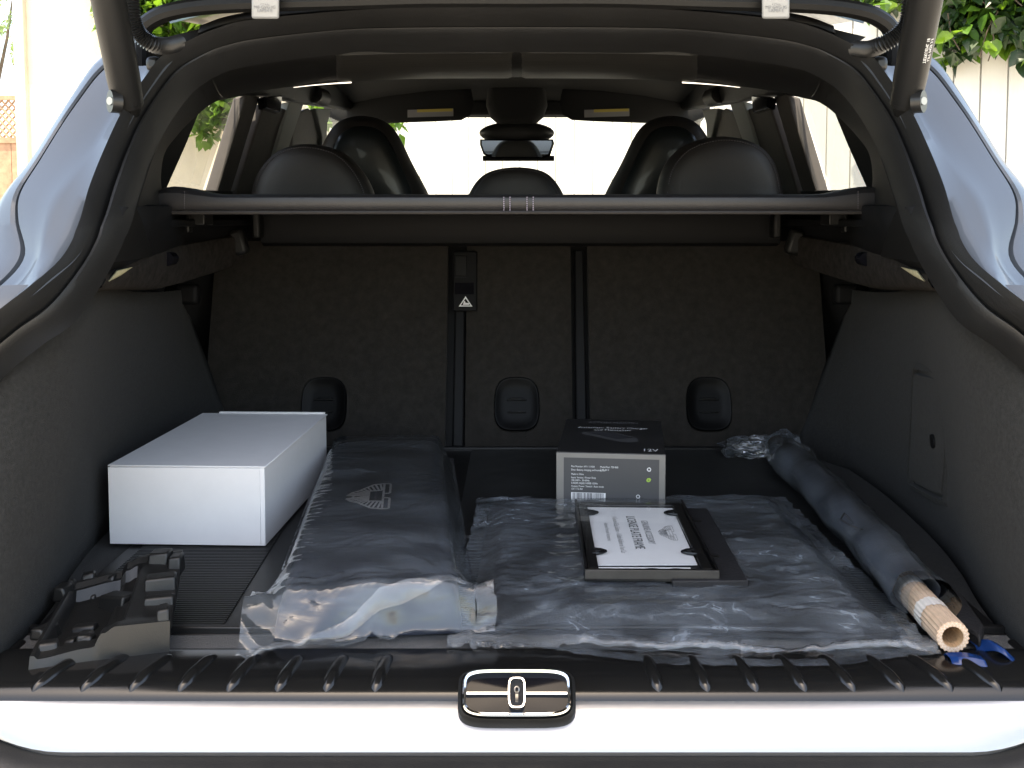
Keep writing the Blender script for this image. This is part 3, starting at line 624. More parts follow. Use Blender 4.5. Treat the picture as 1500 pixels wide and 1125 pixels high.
# --- tailgate, hinges, struts, wiring hoses
TG0 = V(0, 1.50, 1.553); tdir = V(0, -.86, .51).normalized(); tn = V(0, .51, .86).normalized()
def tp(x, l, d): return V(x, 0, 0) + TG0 + tdir * l + tn * d
rows_in = []; rows_out = []
for l, hw in ((-.02, .50), (.05, .62), (.16, .72), (.5, .76), (.8, .77), (1.0, .76), (1.12, .70)):
    rows_in.append([tp(hw * k, l, .0 + .03 * (abs(k) > .9) * 0 + .02 * (1 - k * k)) for k in (-1, -.9, -.7, -.4, 0, .4, .7, .9, 1)])
    rows_out.append([tp(hw * k, l, .06 + .05 * (1 - k * k)) for k in (1, .9, .7, .4, 0, -.4, -.7, -.9, -1)])
MB().loft([a + b for a, b in zip(rows_in, rows_out)], close_u=True, cap=True).build('tailgate', 'trim_black', car)
# dark hinge-side frame of the tailgate above the seal
fr = [PY(x, y, Y) for x, y, Y in ((757, -2, 1.46), (620, -2, 1.46), (480, 2, 1.465), (370, 5, 1.47), (300, 9, 1.475), (255, 16, 1.48), (228, 26, 1.485), (210, 42, 1.49), (205, 70, 1.49), (205, 110, 1.47))]
frs = spline(fr, 60)
for s in (-1, 1):
    MB().tube([mx(p, s) for p in frs], .0125, 10).build('tailgate_frame', 'trim_black', car)
    # silver hinge
    hx = 388 if s < 0 else 1514 - 1137
    mb = MB()
    hw = .019
    c0 = PY(hx, 27, 1.440); c1 = PY(hx, 8, 1.436); c2 = PY(hx, -20, 1.43)
    rows = [[mx(p + V(dx, dy, 0), s) for dx, dy in ((-hw, .006), (-hw, 0), (hw, 0), (hw, .006))] for p in (c0, c1, c2)]
    hg = mb.loft(rows, close_u=True, cap=True).build('hinge', 'hinge_paint', car, bevel=.003)
    for ln, yy in (('FFLL', 5.5), ('M0 GVG IG', 11), ('LAPE4 E', 16)) [:3]:
        cc = PY(hx, yy, 1.4365)
        text_mesh(ln, .0062, lambda x, y, cc=cc: mx(cc, s) + V(x, -.0012, y), 'stamp', 'print_grey', hg)
    # strut
    b_ = PY(188, 152, 1.36); t_ = PY(157, -10, 1.27); d_ = (t_ - b_)
    pts = [b_ + d_ * t for t in (0, .25, .5, .75, 1, 1.6, 2.4)]
    stt = MB().tube([mx(p, s) for p in pts], lambda t: .0195 + .0015 * (t > .02), 20).build('tailgate_strut', 'strut_black', car)
    MB().tube([mx(b_ - d_ * .10, s), mx(b_ + d_ * .03, s)], lambda t: .013 + .007 * t, 16).build('strut_foot', 'trim_black', stt)
    bj = PY(167, 149, 1.335)
    MB().tube([mx(bj + V(-.004, -.004, 0), s), mx(bj + V(.006, .004, 0), s)], .0145, 18).build('ball_joint_washer', 'hose_black', stt)
    MB().tube([mx(bj + V(-.002, -.010, 0), s), mx(bj + V(.004, .004, 0), s)], lambda t: .0052 + .002 * t, 12).build('ball_joint', 'steel', stt)
    if s > 0:
        for k, (ln, o_) in enumerate((('LIFT 0428 3.5', .0), ('TIEFKUEHL 18', -.006))):
            ax = mx(d_, 1).normalized(); cc = mx(b_ + d_ * .56, 1)
            ra = 0.0214
            def fn(x, y, cc=cc, ax=ax, o_=o_, ra=ra):
                an = (y + o_) / ra + .55; side_ = V(1, 0, 0); side_ = (side_ - ax * side_.dot(ax)).normalized(); fw = ax.cross(side_); fw = fw if fw.y < 0 else -fw
                return cc + ax * x * .9 + side_ * math.sin(an) * ra + fw * math.cos(an) * ra
            text_mesh(ln, .0062, fn, 'strut_lettering', 'print_white', stt)
    # wiring hose: ribbed
    hz = [PY(x, y, Y) for x, y, Y in ((192, -25, 1.36), (192, 5, 1.37), (195, 32, 1.38), (205, 52, 1.39), (225, 65, 1.40), (245, 67, 1.42), (262, 63, 1.45))]
    if s > 0: hz = [PY(x, y, Y) for x, y, Y in ((1514 - 1342, -25, 1.36), (1514 - 1334, 5, 1.37), (1514 - 1330, 32, 1.38), (1514 - 1314, 52, 1.39), (1514 - 1290, 66, 1.40), (1514 - 1272, 72, 1.42), (1514 - 1254, 72, 1.45))]
    hh = spline(hz, 150)
    MB().tube([mx(p, s) for p in hh], lambda t: .0105 + .0014 * math.sin(t * 149 * math.pi * 2 / 4.0), 14).build('wiring_hose', 'hose_black', car)
    # body black flange behind, rubber stop
    MB().box(mx(PY(228, 95, 1.44), s), (.02, .03, .02)).build('rubber_stop', 'hose_black', car, bevel=.006)
    fl = [PY(x, y, 1.52) for x, y in ((198, 70), (216, 70), (217, 112), (206, 125), (196, 110))]
    MB().add([mx(p, s) for p in fl] + [mx(p + V(0, .02, 0), s) for p in fl], [tuple(range(5)), tuple(range(5, 10))[::-1]] + [(i, (i + 1) % 5, 5 + (i + 1) % 5, 5 + i) for i in range(5)]).build('hinge_flange', 'trim_black', car, bevel=.003)
    # roof-end channel between seal and hinge
    ch = spline([PY(x, y, Y) for x, y, Y in ((757, 8, 1.53), (600, 9, 1.53), (500, 13, 1.53), (400, 22, 1.52), (330, 34, 1.51), (290, 48, 1.49))], 40)
    rows = [[mx(p, s), mx(p + V(0, .01, .012), s), mx(p + V(0, .04, .012), s)] for p in ch]
    MB().loft(rows).build('drip_channel', 'trim_black', car, solid=.004)
# ------------------------------------------------------------------ cargo cover
cc_ = thing('cargo_cover', 'black leather roller cargo cover with stitched rear bar below the headrests', 'cargo cover')
YB = 1.565
def barz(py): return PY(757, py, YB).z
xl, xr = PY(222, 297, YB).x, PY(1304, 297, YB).x
zt, zb = barz(284.5), barz(310)
rows = []
N = 80
for i in range(N + 1):
    x = lerp(xl, xr, i / N); e = min(x - xl, xr - x)
    lift = .012 * (1 - sst(.03, .11, e)) * sst(-.01, .02, e); nar = .6 + .4 * sst(0, .018, e)
    zc = (zt + zb) / 2; hh_ = (zt - zb) / 2
    sec = [(.05, 1.0), (.02, 1.02), (.004, .9), (-.004, .6), (-.006, .1), (-.003, -.6), (.0, -.8), (.004, -1.0), (.05, -.85)]
    rows.append([V(x, YB + dy, zc + hh_ * k * nar + lift * max(0, k)) for dy, k in sec])
MB().loft(rows, close_u=True, cap=True).build('rear_bar', 'leather_grey', cc_)
MB().tube([V(x, YB + .001, zb - .0012) for x in (xl, lerp(xl, xr, .5), xr)], .0032, 8).build('piping', 'leather', cc_)
MB().box((0, (YB + 2.12) / 2 + .02, (zt + zb) / 2 + .003), (xr - xl - .012, 2.14 - YB, .004)).build('cover_sheet', 'leather', cc_, smooth=False)
cz0, cz1 = (zt + zb) / 2 + .004, PY(757, 361, 2.06).z
rows = []
for x in [PY(382, 340, 2.06).x + k * (PY(1143, 340, 2.06).x - PY(382, 340, 2.06).x) / 40 for k in range(41)]:
    rows.append([V(x, 2.13, cz0), V(x, 2.08, cz0 + .004), V(x, 2.055, lerp(cz0, cz1, .25)), V(x, 2.05, lerp(cz0, cz1, .6)), V(x, 2.06, lerp(cz0, cz1, .92)), V(x, 2.085, cz1), V(x, 2.13, cz1)])
MB().loft(rows, close_u=True, cap=True).build('roller_housing', 'trim_dark', cc_)
mb = MB()
for px in (738, 747, 772, 781):
    for k in range(7):
        y0 = 288 + k * 3.1
        p0 = PY(px, y0, YB - .0068); p1 = PY(px, y0 + 1.9, YB - .0068); mb.tube([p0, p1], .0007, 5)
mb.build('stitching', 'thread', cc_)['kind'] = 'stuff'
for px in (270, 1257):
    mb = MB()
    for k in range(8):
        y0 = 280 + k * 3.4; p0 = PY(px, y0, YB - .0066); p1 = PY(px, y0 + 2, YB - .0066); mb.tube([p0, p1], .0007, 5)
    mb.build('stitching', 'thread_dark', cc_)['kind'] = 'stuff'
# ------------------------------------------------------------------ ribbed rubber mat
ZM = FZ + .004
mt = thing('rubber_mat', 'black ribbed rubber boot mat with raised rim lying on the load floor', 'mat')
mb = MB(); mb.box((0, 1.58, FZ + .002), (1.10, .92, .004)); mb.build('mat_sheet', 'mat_rubber', mt, bevel=.001)
MB().box((0, 1.129, FZ + .0055), (1.10, .010, .011)).build('mat_rim', 'mat_rubber', mt, bevel=.002)
MB().box((0, 2.033, FZ + .0055), (1.10, .010, .011)).build('mat_rim', 'mat_rubber', mt, bevel=.002)
rib = MB(); y = 1.142
while y < 2.024:
    x1 = PZ(322, 925, ZM).x + (PZ(398, 803, ZM).x - PZ(322, 925, ZM).x) * (y - PZ(322, 925, ZM).y) / (PZ(398, 803, ZM).y - PZ(322, 925, ZM).y)
    xa = PZ(680, 715, ZM).x
    for a, b in ((-.53, x1), (x1 + .07 if y < 1.5 else -.2, xa - .015) if 0 else (xa, .53)):
        if b - a > .01: rib.box(((a + b) / 2, y, ZM + .0008), (b - a, .0026, .0024))
    y += .0062
o = rib.build('rib_pattern', 'mat_rubber', mt, smooth=False); o['kind'] = 'stuff'
ZF = FZ + .0065                 # top of the mat's ribs
# ------------------------------------------------------------------ white box
wb = thing('white_box', 'plain white cardboard box standing against the boot side', 'box')
q = [PZ(163, 797, ZF), PZ(389, 800, ZF)]
c0, c1 = q; dirx = (c1 - c0).normalized(); W = (c1 - c0).length
diry = V(-dirx.y, dirx.x, 0); HB = .112; D = .385
def bp_(x, y, z): return c0 + dirx * x + diry * y + V(0, 0, z)
MB().hexa([bp_(0, 0, 0), bp_(W, 0, 0), bp_(W, D, 0), bp_(0, D, 0)], [bp_(0, 0, HB), bp_(W, 0, HB), bp_(W, D, HB), bp_(0, D, HB)]).build('carton', 'white_card', wb, bevel=.0012)
MB().hexa([bp_(-.0015, -.0018, HB + .0005), bp_(W + .0022, -.0018, HB + .0005), bp_(W + .0022, D + .001, HB + .0005), bp_(-.0015, D + .001, HB + .0005)], [bp_(-.0015, -.0018, HB + .0028), bp_(W + .0022, -.0018, HB + .0028), bp_(W + .0022, D + .001, HB + .0028), bp_(-.0015, D + .001, HB + .0028)]).build('lid', 'white_card', wb, bevel=.001)
MB().hexa([bp_(-.0012, -.0022, .001), bp_(W - .006, -.0022, .001), bp_(W - .006, -.0006, .001), bp_(-.0012, -.0006, .001)], [bp_(-.0012, -.0022, HB - .0005), bp_(W - .006, -.0022, HB - .0005), bp_(W - .006, -.0006, HB - .0005), bp_(-.0012, -.0006, HB - .0005)]).build('tuck_flap', 'white_card', wb, bevel=.0006)
MB().hexa([bp_(.03, D - .004, HB + .003), bp_(W - .002, D - .004, HB + .003), bp_(W - .002, D + .003, HB + .003), bp_(.03, D + .003, HB + .003)], [bp_(.03, D - .004, HB + .006), bp_(W - .002, D - .004, HB + .006), bp_(W - .002, D + .003, HB + .006), bp_(.03, D + .003, HB + .006)]).build('back_fold', 'white_card', wb, bevel=.001)
# ------------------------------------------------------------------ wings emblem (flat print), local x = span, y = up
def wings(fn, wd, name, material, parent, text_mat=None, half=1.0):
    L = []
    L += [((-1, .60), (-.20, .60)), ((.20, .60), (1, .60)), ((-.20, .60), (-.16, .38)), ((.20, .60), (.16, .38))]
    L += [((-1, .36), (1, .36))]
    L += [((-1, .60), (-1.02, .36)), ((1, .60), (1.02, .36))]
    edge = [(1.02, .36), (.98, .16), (.93, -.06), (.83, -.16), (.66, -.36), (.50, -.52), (.36, -.80), (.12, -1.0), (.08, -.78), (0, -.72)]
    for sx in (-1, 1):
        for a, b in zip(edge, edge[1:]): L.append(((a[0] * sx, a[1]), (b[0] * sx, b[1])))
        top = [(.44, .30), (.44, .18), (.43, .04), (.40, -.10), (.36, -.18), (.30, -.20), (.23, -.20), (.16, -.20), (.09, -.20), (.03, -.20)]
        low = [(.99, .20), (.95, .02), (.86, -.13), (.74, -.27), (.60, -.42), (.49, -.54), (.41, -.70), (.30, -.85), (.19, -.94), (.09, -.80)]
        for a, b in zip(top, low): L.append(((a[0] * sx, a[1]), (b[0] * sx, b[1])))
    L += [((-.44, .30), (-.40, -.18)), ((.44, .30), (.40, -.18)), ((-.40, -.18), (.40, -.18))]
    mb = MB()
    for (x0, y0), (x1, y1) in L:
        n = 4
        for k in range(n):
            a = (lerp(x0, x1, k / n), lerp(y0, y1, k / n)); b = (lerp(x0, x1, (k + 1) / n), lerp(y0, y1, (k + 1) / n))
            dx, dy = b[0] - a[0], b[1] - a[1]; l = math.hypot(dx, dy) or 1; ox, oy = -dy / l * wd, dx / l * wd
            mb.add([fn(a[0] - ox, a[1] - oy), fn(b[0] - ox, b[1] - oy), fn(b[0] + ox, b[1] + oy), fn(a[0] + ox, a[1] + oy)], [(0, 1, 2, 3)])
    o = mb.build(name, material, parent, smooth=False)
    text_mesh('ASTON MARTIN', .125, lambda x, y: fn(x, y + .07), 'emblem_lettering', text_mat or material, o, sx=.82)
    return o
# ------------------------------------------------------------------ long bagged bundle
ba = thing('bagged_cover', 'long navy bundle with silver wings emblem in clear plastic beside the white box', 'bag')
HA = .058; Fc = (PZ(402, 868, ZF + HA) + PZ(672, 848, ZF + HA)) / 2; Bc = (PZ(488, 641, ZF + HA) + PZ(645, 636, ZF + HA)) / 2; Fc.z = Bc.z = 0; ax = (Bc - Fc); LA = ax.length; ax.normalize(); rt = V(ax.y, -ax.x, 0)
WA = .104
def loc(u, v, z): return Fc + rt * u + ax * v + V(0, 0, z)
def top_h(u, v):                # content height above the mat
    a = min(1, abs(u) / WA); b = max(0, min(1, v / LA))
    g = (1 - a ** 9) ** .45; f = (1 - abs(2 * b - 1) ** 24) ** .5
    return (HA + .006 * math.sin(math.pi * b) * (1 - a * a)) * g * f
rows = []
for j in range(61):
    v = LA * (.5 - .5 * math.cos(math.pi * j / 60))
    r = []
    for i in range(33):
        u = -WA * math.cos(math.pi * i / 32)
        wr = .0006 * noise.noise(V(u * 14, v * 45, 3)) + .0025 * noise.noise(V(u * 9, v * 9, 1))
        h = top_h(u, v); r.append(loc(u, v, ZF + h + (wr if h > .03 else 0)))
    rows.append(r)
mb = MB(); mb.loft(rows)
bt = [[r_[0], r_[-1]] for r_ in rows]; mb.loft(bt)
cont = mb.build('fabric_bundle', 'navy_fabric', ba)
ec = PZ(541, 729, ZF + .065); eu = (ec - Fc).dot(rt); ev = (ec - Fc).dot(ax)
ES = .064
def emb(x, y, k=.0022):
    u = eu + y * ES * .60 + .006; v = ev - x * ES
    return loc(u, v, ZF + top_h(u, v) + k + .0016)
wings(emb, .042, 'wings_emblem', 'print_white', ba, 'print_grey')
# film
NU, NV = 120, 200
rows = []
tL, tR = PZ(346, 969, ZF + .003), PZ(694, 912, ZF + .003)
uL, vL = (tL - Fc).dot(rt), (tL - Fc).dot(ax); uR, vR = (tR - Fc).dot(rt), (tR - Fc).dot(ax)
for j in range(NV + 1):
    r = []
    for i in range(NU + 1):
        fu = i / NU; fv = j / NV
        vmin = min(lerp(vL, vR, fu), -.012) - .006 * math.sin(math.pi * fu)
        v = lerp(vmin, LA + .030, fv ** 1.15); k = sst(-.03, .16, v)
        u = lerp(lerp(uL, -.122, k), lerp(uR, .124, k), fu)
        du = abs(u) - WA
        hc = top_h(max(-WA, min(WA, u)) * .86, max(.03, min(LA - .04, v)))
        zz = hc * (1 - sst(-.012, .020, du) * k)
        if v < .002:
            t = (.002 - v) / (.002 - vmin + 1e-6); low = .002
            zz = lerp(zz, low, sst(0, 1.0, t ** .8))
        if v > LA - .02: zz *= 1 - sst(LA - .02, LA + .03, v)
        q1 = V(u * 8 + 2, v * 30 + 6 * noise.noise(V(u * 9, v * 5, 2)), 0); wl = noise.noise(q1)
        ed_ = max(0, 1 - abs(du + .006) / .03)
        wz = .0008 * (1 - abs(wl) * 2.5) + (.0035 * ed_ * (1 if u < 0 else .5)) * (.6 - 1.7 * abs(noise.noise(V(u * 14, v * 55, 1)))) * (1 - .5 * sst(.3, .7, v))
        cq = V(u * 13, v * 15 + u * 6, zz * 22); cq += .6 * V(noise.noise(cq), noise.noise(cq + V(9, 0, 0)), 0)
        front = 1 - sst(.0, .10, v)
        wz += front * (.008 * (.45 - 1.5 * abs(noise.noise(cq))) + .003 * (.4 - 1.6 * abs(noise.noise(cq * 2.6))))
        z = ZF + max(zz + .0060 + wz, .0014)
        if -.0 < v < LA and abs(u) < WA: z = max(z, ZF + top_h(u, v) + .0040)
        r.append(loc(u, v - .006 * front * abs(noise.noise(cq * 1.3)) - .003 * (v < .002), z))
    rows.append(r)
fA = MB().loft(rows).build('plastic_film', 'film_clear', ba, crease=180)
edge = rows[0]; ne = len(edge) - 1
rows3 = []; rows5 = []
for k, p in enumerate(edge):
    fu = k / ne; jf = lerp(0, 7.5, fu); j0 = int(jf); jt = jf - j0
    q = lerp(rows[j0][k], rows[j0 + 1][k], jt); jf2 = jf + 2.2; j1 = int(jf2); q2 = lerp(rows[j1][k], rows[j1 + 1][k], jf2 - j1); n1 = noise.noise(q * 24)
    rows3.append([q + V(0, -.0015, .0008), lerp(q, q2, .5) + V(0, -.0035 - .0008 * n1, .0022), q2 + V(0, -.0012, .0022)])
ext = [[p + V(.022 * t + .004 * noise.noise(p * 50), .006 * t, .006 * t * math.sin(i * 2.1)) for t in (0, .5, 1)] for i, p in enumerate([rows[j][-1] for j in range(0, 13)])]
MB().loft(rows3).build('film_seam', 'film_edge', ba, crease=180)
MB().loft(ext).build('film_corner', 'film_edge', ba, crease=180)
# crumpled corner fold of the film at the bundle's front
def crumple(center, rx, ry, rz, seed, n=14, amp=.5):
    mb = MB(); rows = []
    for j in range(n + 1):
        th = math.pi * j / n; r = []
        for i in range(n * 2):
            ph = 2 * math.pi * i / (n * 2); d = V(math.sin(th) * math.cos(ph), math.sin(th) * math.sin(ph), math.cos(th))
            k = 1 + amp * noise.noise(d * 2.7 + V(seed, 0, 0)) + amp * .5 * noise.noise(d * 7 + V(0, seed, 0))
            r.append(center + V(d.x * rx * k, d.y * ry * k, d.z * rz * k))
        rows.append(r)
    return mb.loft(rows, close_u=True)
# ------------------------------------------------------------------ flat bagged mats
bb = thing('bagged_mats', 'flat dark floor mats wrapped in wrinkled clear plastic, lying across the mat', 'bag')
c00, c10, c01, c11 = PZ(655, 938, ZF + .004), PZ(1372, 953, ZF + .004), PZ(700, 722, ZF + .016), PZ(1150, 719, ZF + .016)
def bil(s, t): return (c00 * (1 - s) + c10 * s) * (1 - t) + (c01 * (1 - s) + c11 * s) * t
def bh(s, t):                   # contents height
    d = min(s - .045, .955 - s, (t - .07) * .9, .97 - t)
    return .011 * sst(0, .06, d)
rows = []
for j in range(41):
    r = []
    for i in range(51):
        s_, t_ = lerp(.04, .96, i / 50), lerp(.06, .975, j / 40); p = bil(s_, t_)
        d1 = math.hypot((s_ - .22) * .53, (t_ - .55) * .5); ringh = .0025 * math.exp(-((d1 - .075) / .012) ** 2) - .003 * (d1 < .055)
        st_ = -.005 * (sst(.58, .60, s_) * (1 - sst(.93, .95, s_)) * ((t_ * 8) % 1 < .35) * (t_ < .45))
        r.append(V(p.x, p.y, ZF + bh(s_, t_) + ringh + st_))
    rows.append(r)
mb = MB().loft(rows); mb.loft([[V(r_[0].x, r_[0].y, ZF), V(r_[-1].x, r_[-1].y, ZF)] for r_ in rows])
mb.build('folded_mats', 'mat_black', bb)
NU, NV = 260, 210; rows = []
def wr_b(p):
    q = V(p.x * 9, p.y * 17, .3); q2 = q + 0.7 * V(noise.noise(q * .6), noise.noise(q * .6 + V(5, 0, 0)), 0)
    a = 1 - abs(noise.noise(q2)) * 2.4; b = 1 - abs(noise.noise(q2 * 2.3 + V(3, 1, 0))) * 2.2; c = noise.noise(V(p.x * 11, p.y * 110 + 30 * p.x, 2))
    q3 = V(p.x * 30 + p.y * 8, p.y * 44 - p.x * 10, 6); d = .5 - abs(noise.noise(q3)) * 1.8; e = .5 - abs(noise.noise(V(p.x * 15 - p.y * 22, p.y * 12 + p.x * 6, 8))) * 2.2
    return .0032 * a + .0022 * b + .0008 * c + .0022 * d + .0030 * e
for j in range(NV + 1):
    r = []
    for i in range(NU + 1):
        s_, t_ = i / NU, j / NV
        p = bil(s_, t_)
        ed = min(s_, 1 - s_, t_, 1 - t_)
        rag = .006 * noise.noise(V(s_ * 40, t_ * 40, 9)) * (1 - sst(0, .05, ed))
        z = ZF + .0015 + bh(lerp(s_, .5, .06), lerp(t_, .5, .06)) * 1.05 + max(-.001, wr_b(p) + .003)
        z = ZF + bh(s_, t_) + .0062 + max(-.003, .50 * wr_b(p)) if .04 < s_ < .96 and .06 < t_ < .975 else z
        r.append(V(p.x + rag, p.y + rag - (.012 * math.sin(math.pi * s_) ** .6 * (1 - sst(0, .2, t_))), z))
    rows.append(r)
MB().loft(rows).build('plastic_film', 'film_wrinkled', bb, crease=180)
# lower film layer and flap in front, white torn seam
fe = rows[4]; mb = []
rows4 = []
for k, p in enumerate(fe):
    s_ = k / NU; fl_ = .034 * sst(.12, .45, s_) * (1 - .8 * sst(.7, 1.0, s_))
    n1 = noise.noise(p * 22)
    rows4.append([p + V(0, 0, .002), p + V(0, -.01 - fl_ * .3, -.004 + .003 * n1), p + V(0, -.014 - fl_ * .7, max(-.010, ZF - p.z + .0065) + .001), p + V(0, -.016 - fl_, max(-.012, ZF - p.z + .0055))])
MB().loft(rows4).build('film_flap', 'film_clear', bb, crease=180)
seam = []
for k in range(0, NU + 1):
    s_ = k / NU; p = rows[2][k]; n1 = noise.noise(p * 160); wd = .0008 + .011 * (1 - sst(.16, .36, s_)) + .001 * max(0, n1) + .006 * sst(.93, 1, s_)
    seam.append([p + V(0, .001 + wd * .4, .0025), p + V(0, -.001, .0045 + .003 * abs(n1) + wd * .15), p + V(0, -.003 - wd * (.7 + .6 * n1), .002 + .5 * wd * noise.noise(p * 90)), p + V(0, -.004 - wd * (1.0 + .9 * n1), -.001)])
MB().loft(seam).build('torn_seam', 'film_edge', bb, crease=180)
# ------------------------------------------------------------------ battery charger carton
cb_ = thing('charger_carton', 'dark printed carton with silver label panel and 12V lettering, behind the bagged mats', 'box')
ZT = ZF + .09
f0, f1, g0, g1 = PZ(814.7, 663.2, ZT), PZ(975, 665.5, ZT), PZ(830, 615, ZT), PZ(969, 616.5, ZT)
dx_ = (f1 - f0); WC = dx_.length; dx_.normalize(); dy_ = V(-dx_.y, dx_.x, 0); DC = (g0 - f0).dot(dy_)
if abs((g0 - f0).dot(dx_)) > 0: pass
def cp(x, y, z): return f0 + dx_ * x + dy_ * y + V(0, 0, z - .09) + dx_ * 0
shear = (g0 - f0).dot(dx_) / DC
rot = math.atan(shear); rotm = Matrix.Rotation(-rot, 3, 'Z'); dx2 = rotm @ dx_; dy2 = rotm @ dy_
mid = f0 + dx_ * WC / 2
def cp(x, y, z): return mid + dx2 * (x - WC / 2) + dy2 * y + V(0, 0, z - .09)
MB().hexa([cp(0, 0, 0), cp(WC, 0, 0), cp(WC, DC, 0), cp(0, DC, 0)], [cp(0, 0, .09), cp(WC, 0, .09), cp(WC, DC, .09), cp(0, DC, .09)]).build('carton', 'box_silver', cb_, bevel=.001)
MB().hexa([cp(0, -.0004, .0895), cp(WC, -.0004, .0895), cp(WC, DC, .0895), cp(0, DC, .0895)], [cp(.0, .0, .0912), cp(WC, .0, .0912), cp(WC, DC, .0912), cp(0, DC, .0912)]).build('lid', 'box_dark', cb_, bevel=.0005)
MB().hexa([cp(.012, -.0003, .001), cp(WC - .010, -.0003, .001), cp(WC - .010, .002, .001), cp(.012, .002, .001)], [cp(.012, -.0003, .082), cp(WC - .010, -.0003, .082), cp(WC - .010, .002, .082), cp(.012, .002, .082)]).build('label_panel', 'box_panel', cb_, smooth=False)
def ctop(cx, cy): return lambda x, y: cp(cx + x, cy + y, .0917)
def cfr(cx, cz): return lambda x, y: cp(cx + x, -.0008, cz + y)
text_mesh('ASTON MARTIN', .020, ctop(WC / 2, .238), 'lettering', 'print_grey', cb_, sx=.62)
text_mesh('Automatic Battery Charger', .0185, ctop(WC / 2, .192), 'lettering', 'print_white', cb_, sx=.60)
text_mesh('and Maintainer', .0185, ctop(WC / 2, .173), 'lettering', 'print_white', cb_, sx=.60)
text_mesh('12V', .026, ctop(WC - .024, .022), 'lettering', 'print_white', cb_, sx=.62)
MB().add([cp(.035, .155, .0916), cp(.085, .16, .0916), cp(.128, .115, .0916), cp(.132, .085, .0916), cp(.118, .075, .0916), cp(.10, .08, .0916), cp(.035, .135, .0916)], [tuple(range(7))]).build('charger_picture', 'box_panel', cb_, smooth=False)
MB().add([cp(.04, .150, .0918), cp(.084, .155, .0918), cp(.124, .114, .0918), cp(.095, .10, .0918)], [(0, 1, 2, 3)]).build('charger_picture', 'print_black', cb_, smooth=False)
text_mesh('X', .02, ctop(.090, .125), 'lettering', 'print_grey', cb_, sx=1)
lines = [('Part Number: HY-1 11924', .068), ('Desc. Battery charging and heating unit', .0625), ('Made in China', .0555), ('Input: Various / Power Duty', .050), ('100-240V~, 50-60Hz', .0455), ('0.30(40) 50(60) 0.00EB 120Hz', .041), ('Output: Power / Switch / Auto mode', .036), ('12V / 7.2 AH', .0315)]
for i, (t_, z_) in enumerate(lines): text_mesh(t_, .0042, cfr(.024, z_), 'lettering', 'print_white', cb_, align='LEFT', sx=.82)
text_mesh('Model Part: 750-868', .0042, cfr(.070, .068), 'lettering', 'print_white', cb_, align='LEFT', sx=.82)
text_mesh('2.4A 36 C', .0042, cfr(.070, .0635), 'lettering', 'print_white', cb_, align='LEFT', sx=.82)
bc = MB(); bc.add([cp(.024, -.0007, .014), cp(.079, -.0007, .014), cp(.079, -.0007, .026), cp(.024, -.0007, .026)], [(0, 1, 2, 3)]); bc.build('barcode_field', 'print_white', cb_, smooth=False)
mb = MB(); x = .026; rnd = random.Random(3)
while x < .076:
    w_ = rnd.choice((.0005, .0008, .0012)); mb.add([cp(x, -.001, .0145), cp(x + w_, -.001, .0145), cp(x + w_, -.001, .0255), cp(x, -.001, .0255)], [(0, 1, 2, 3)]); x += w_ + rnd.choice((.0006, .0009, .0013))
mb.build('barcode_bars', 'print_black', cb_, smooth=False)
def arc(cx, cz, r_, a0, a1, wd, material):
    mb = MB(); n = 10; rows = [[cp(cx + math.cos(a) * k, -.0008, cz + math.sin(a) * k) for k in (r_ - wd, r_ + wd)] for a in [lerp(a0, a1, i / n) for i in range(n + 1)]]
    mb.loft(rows); a = a1; e = (cx + math.cos(a) * r_, cz + math.sin(a) * r_); tx, tz = -math.sin(a), math.cos(a)
    mb.add([cp(e[0] + math.cos(a) * wd * 2, -.0008, e[1] + math.sin(a) * wd * 2), cp(e[0] - math.cos(a) * wd * 2, -.0008, e[1] - math.sin(a) * wd * 2), cp(e[0] + tx * wd * 3, -.0008, e[1] + tz * wd * 3)], [(0, 1, 2)])
    return mb.build('recycling_mark', material, cb_, smooth=False)
for k in range(3): arc(WC - .026, .066, .0026, R(100 + 120 * k), R(185 + 120 * k), .0006, 'print_white')
arc(WC - .0265, .049, .0022, R(20), R(190), .0011, 'print_green'); arc(WC - .0265, .049, .0022, R(200), R(370), .0011, 'print_green')
arc(WC - .043, .022, .0026, R(0), R(350), .0005, 'print_white')
# ------------------------------------------------------------------ licence plate frame pack
lp_ = thing('plate_frame_pack', 'black licence plate frame pack with white printed card on top of the bagged mats', 'package')
ZP = ZF + .0355; TH = .014
f0, f1, g0, g1 = PZ(857, 835, ZP), PZ(1054, 836, ZP), PZ(842, 731, ZP), PZ(1000, 733, ZP)
base_ = f0; e1 = ((f1 - f0) + (g1 - g0)) / 2; WP = e1.length; e1.normalize(); e2 = V(-e1.y, e1.x, 0); DP = (g0 - f0).dot(e2)
sk = ((g0 + g1) / 2 - (f0 + f1) / 2).dot(e1) / DP; rotm = Matrix.Rotation(-math.atan(sk), 3, 'Z'); e1 = rotm @ e1; e2 = rotm @ e2; mid2 = (f0 + f1) / 2
def pp(x, y, z=0): return mid2 + e1 * (x - WP / 2) + e2 * y + V(0, 0, z)
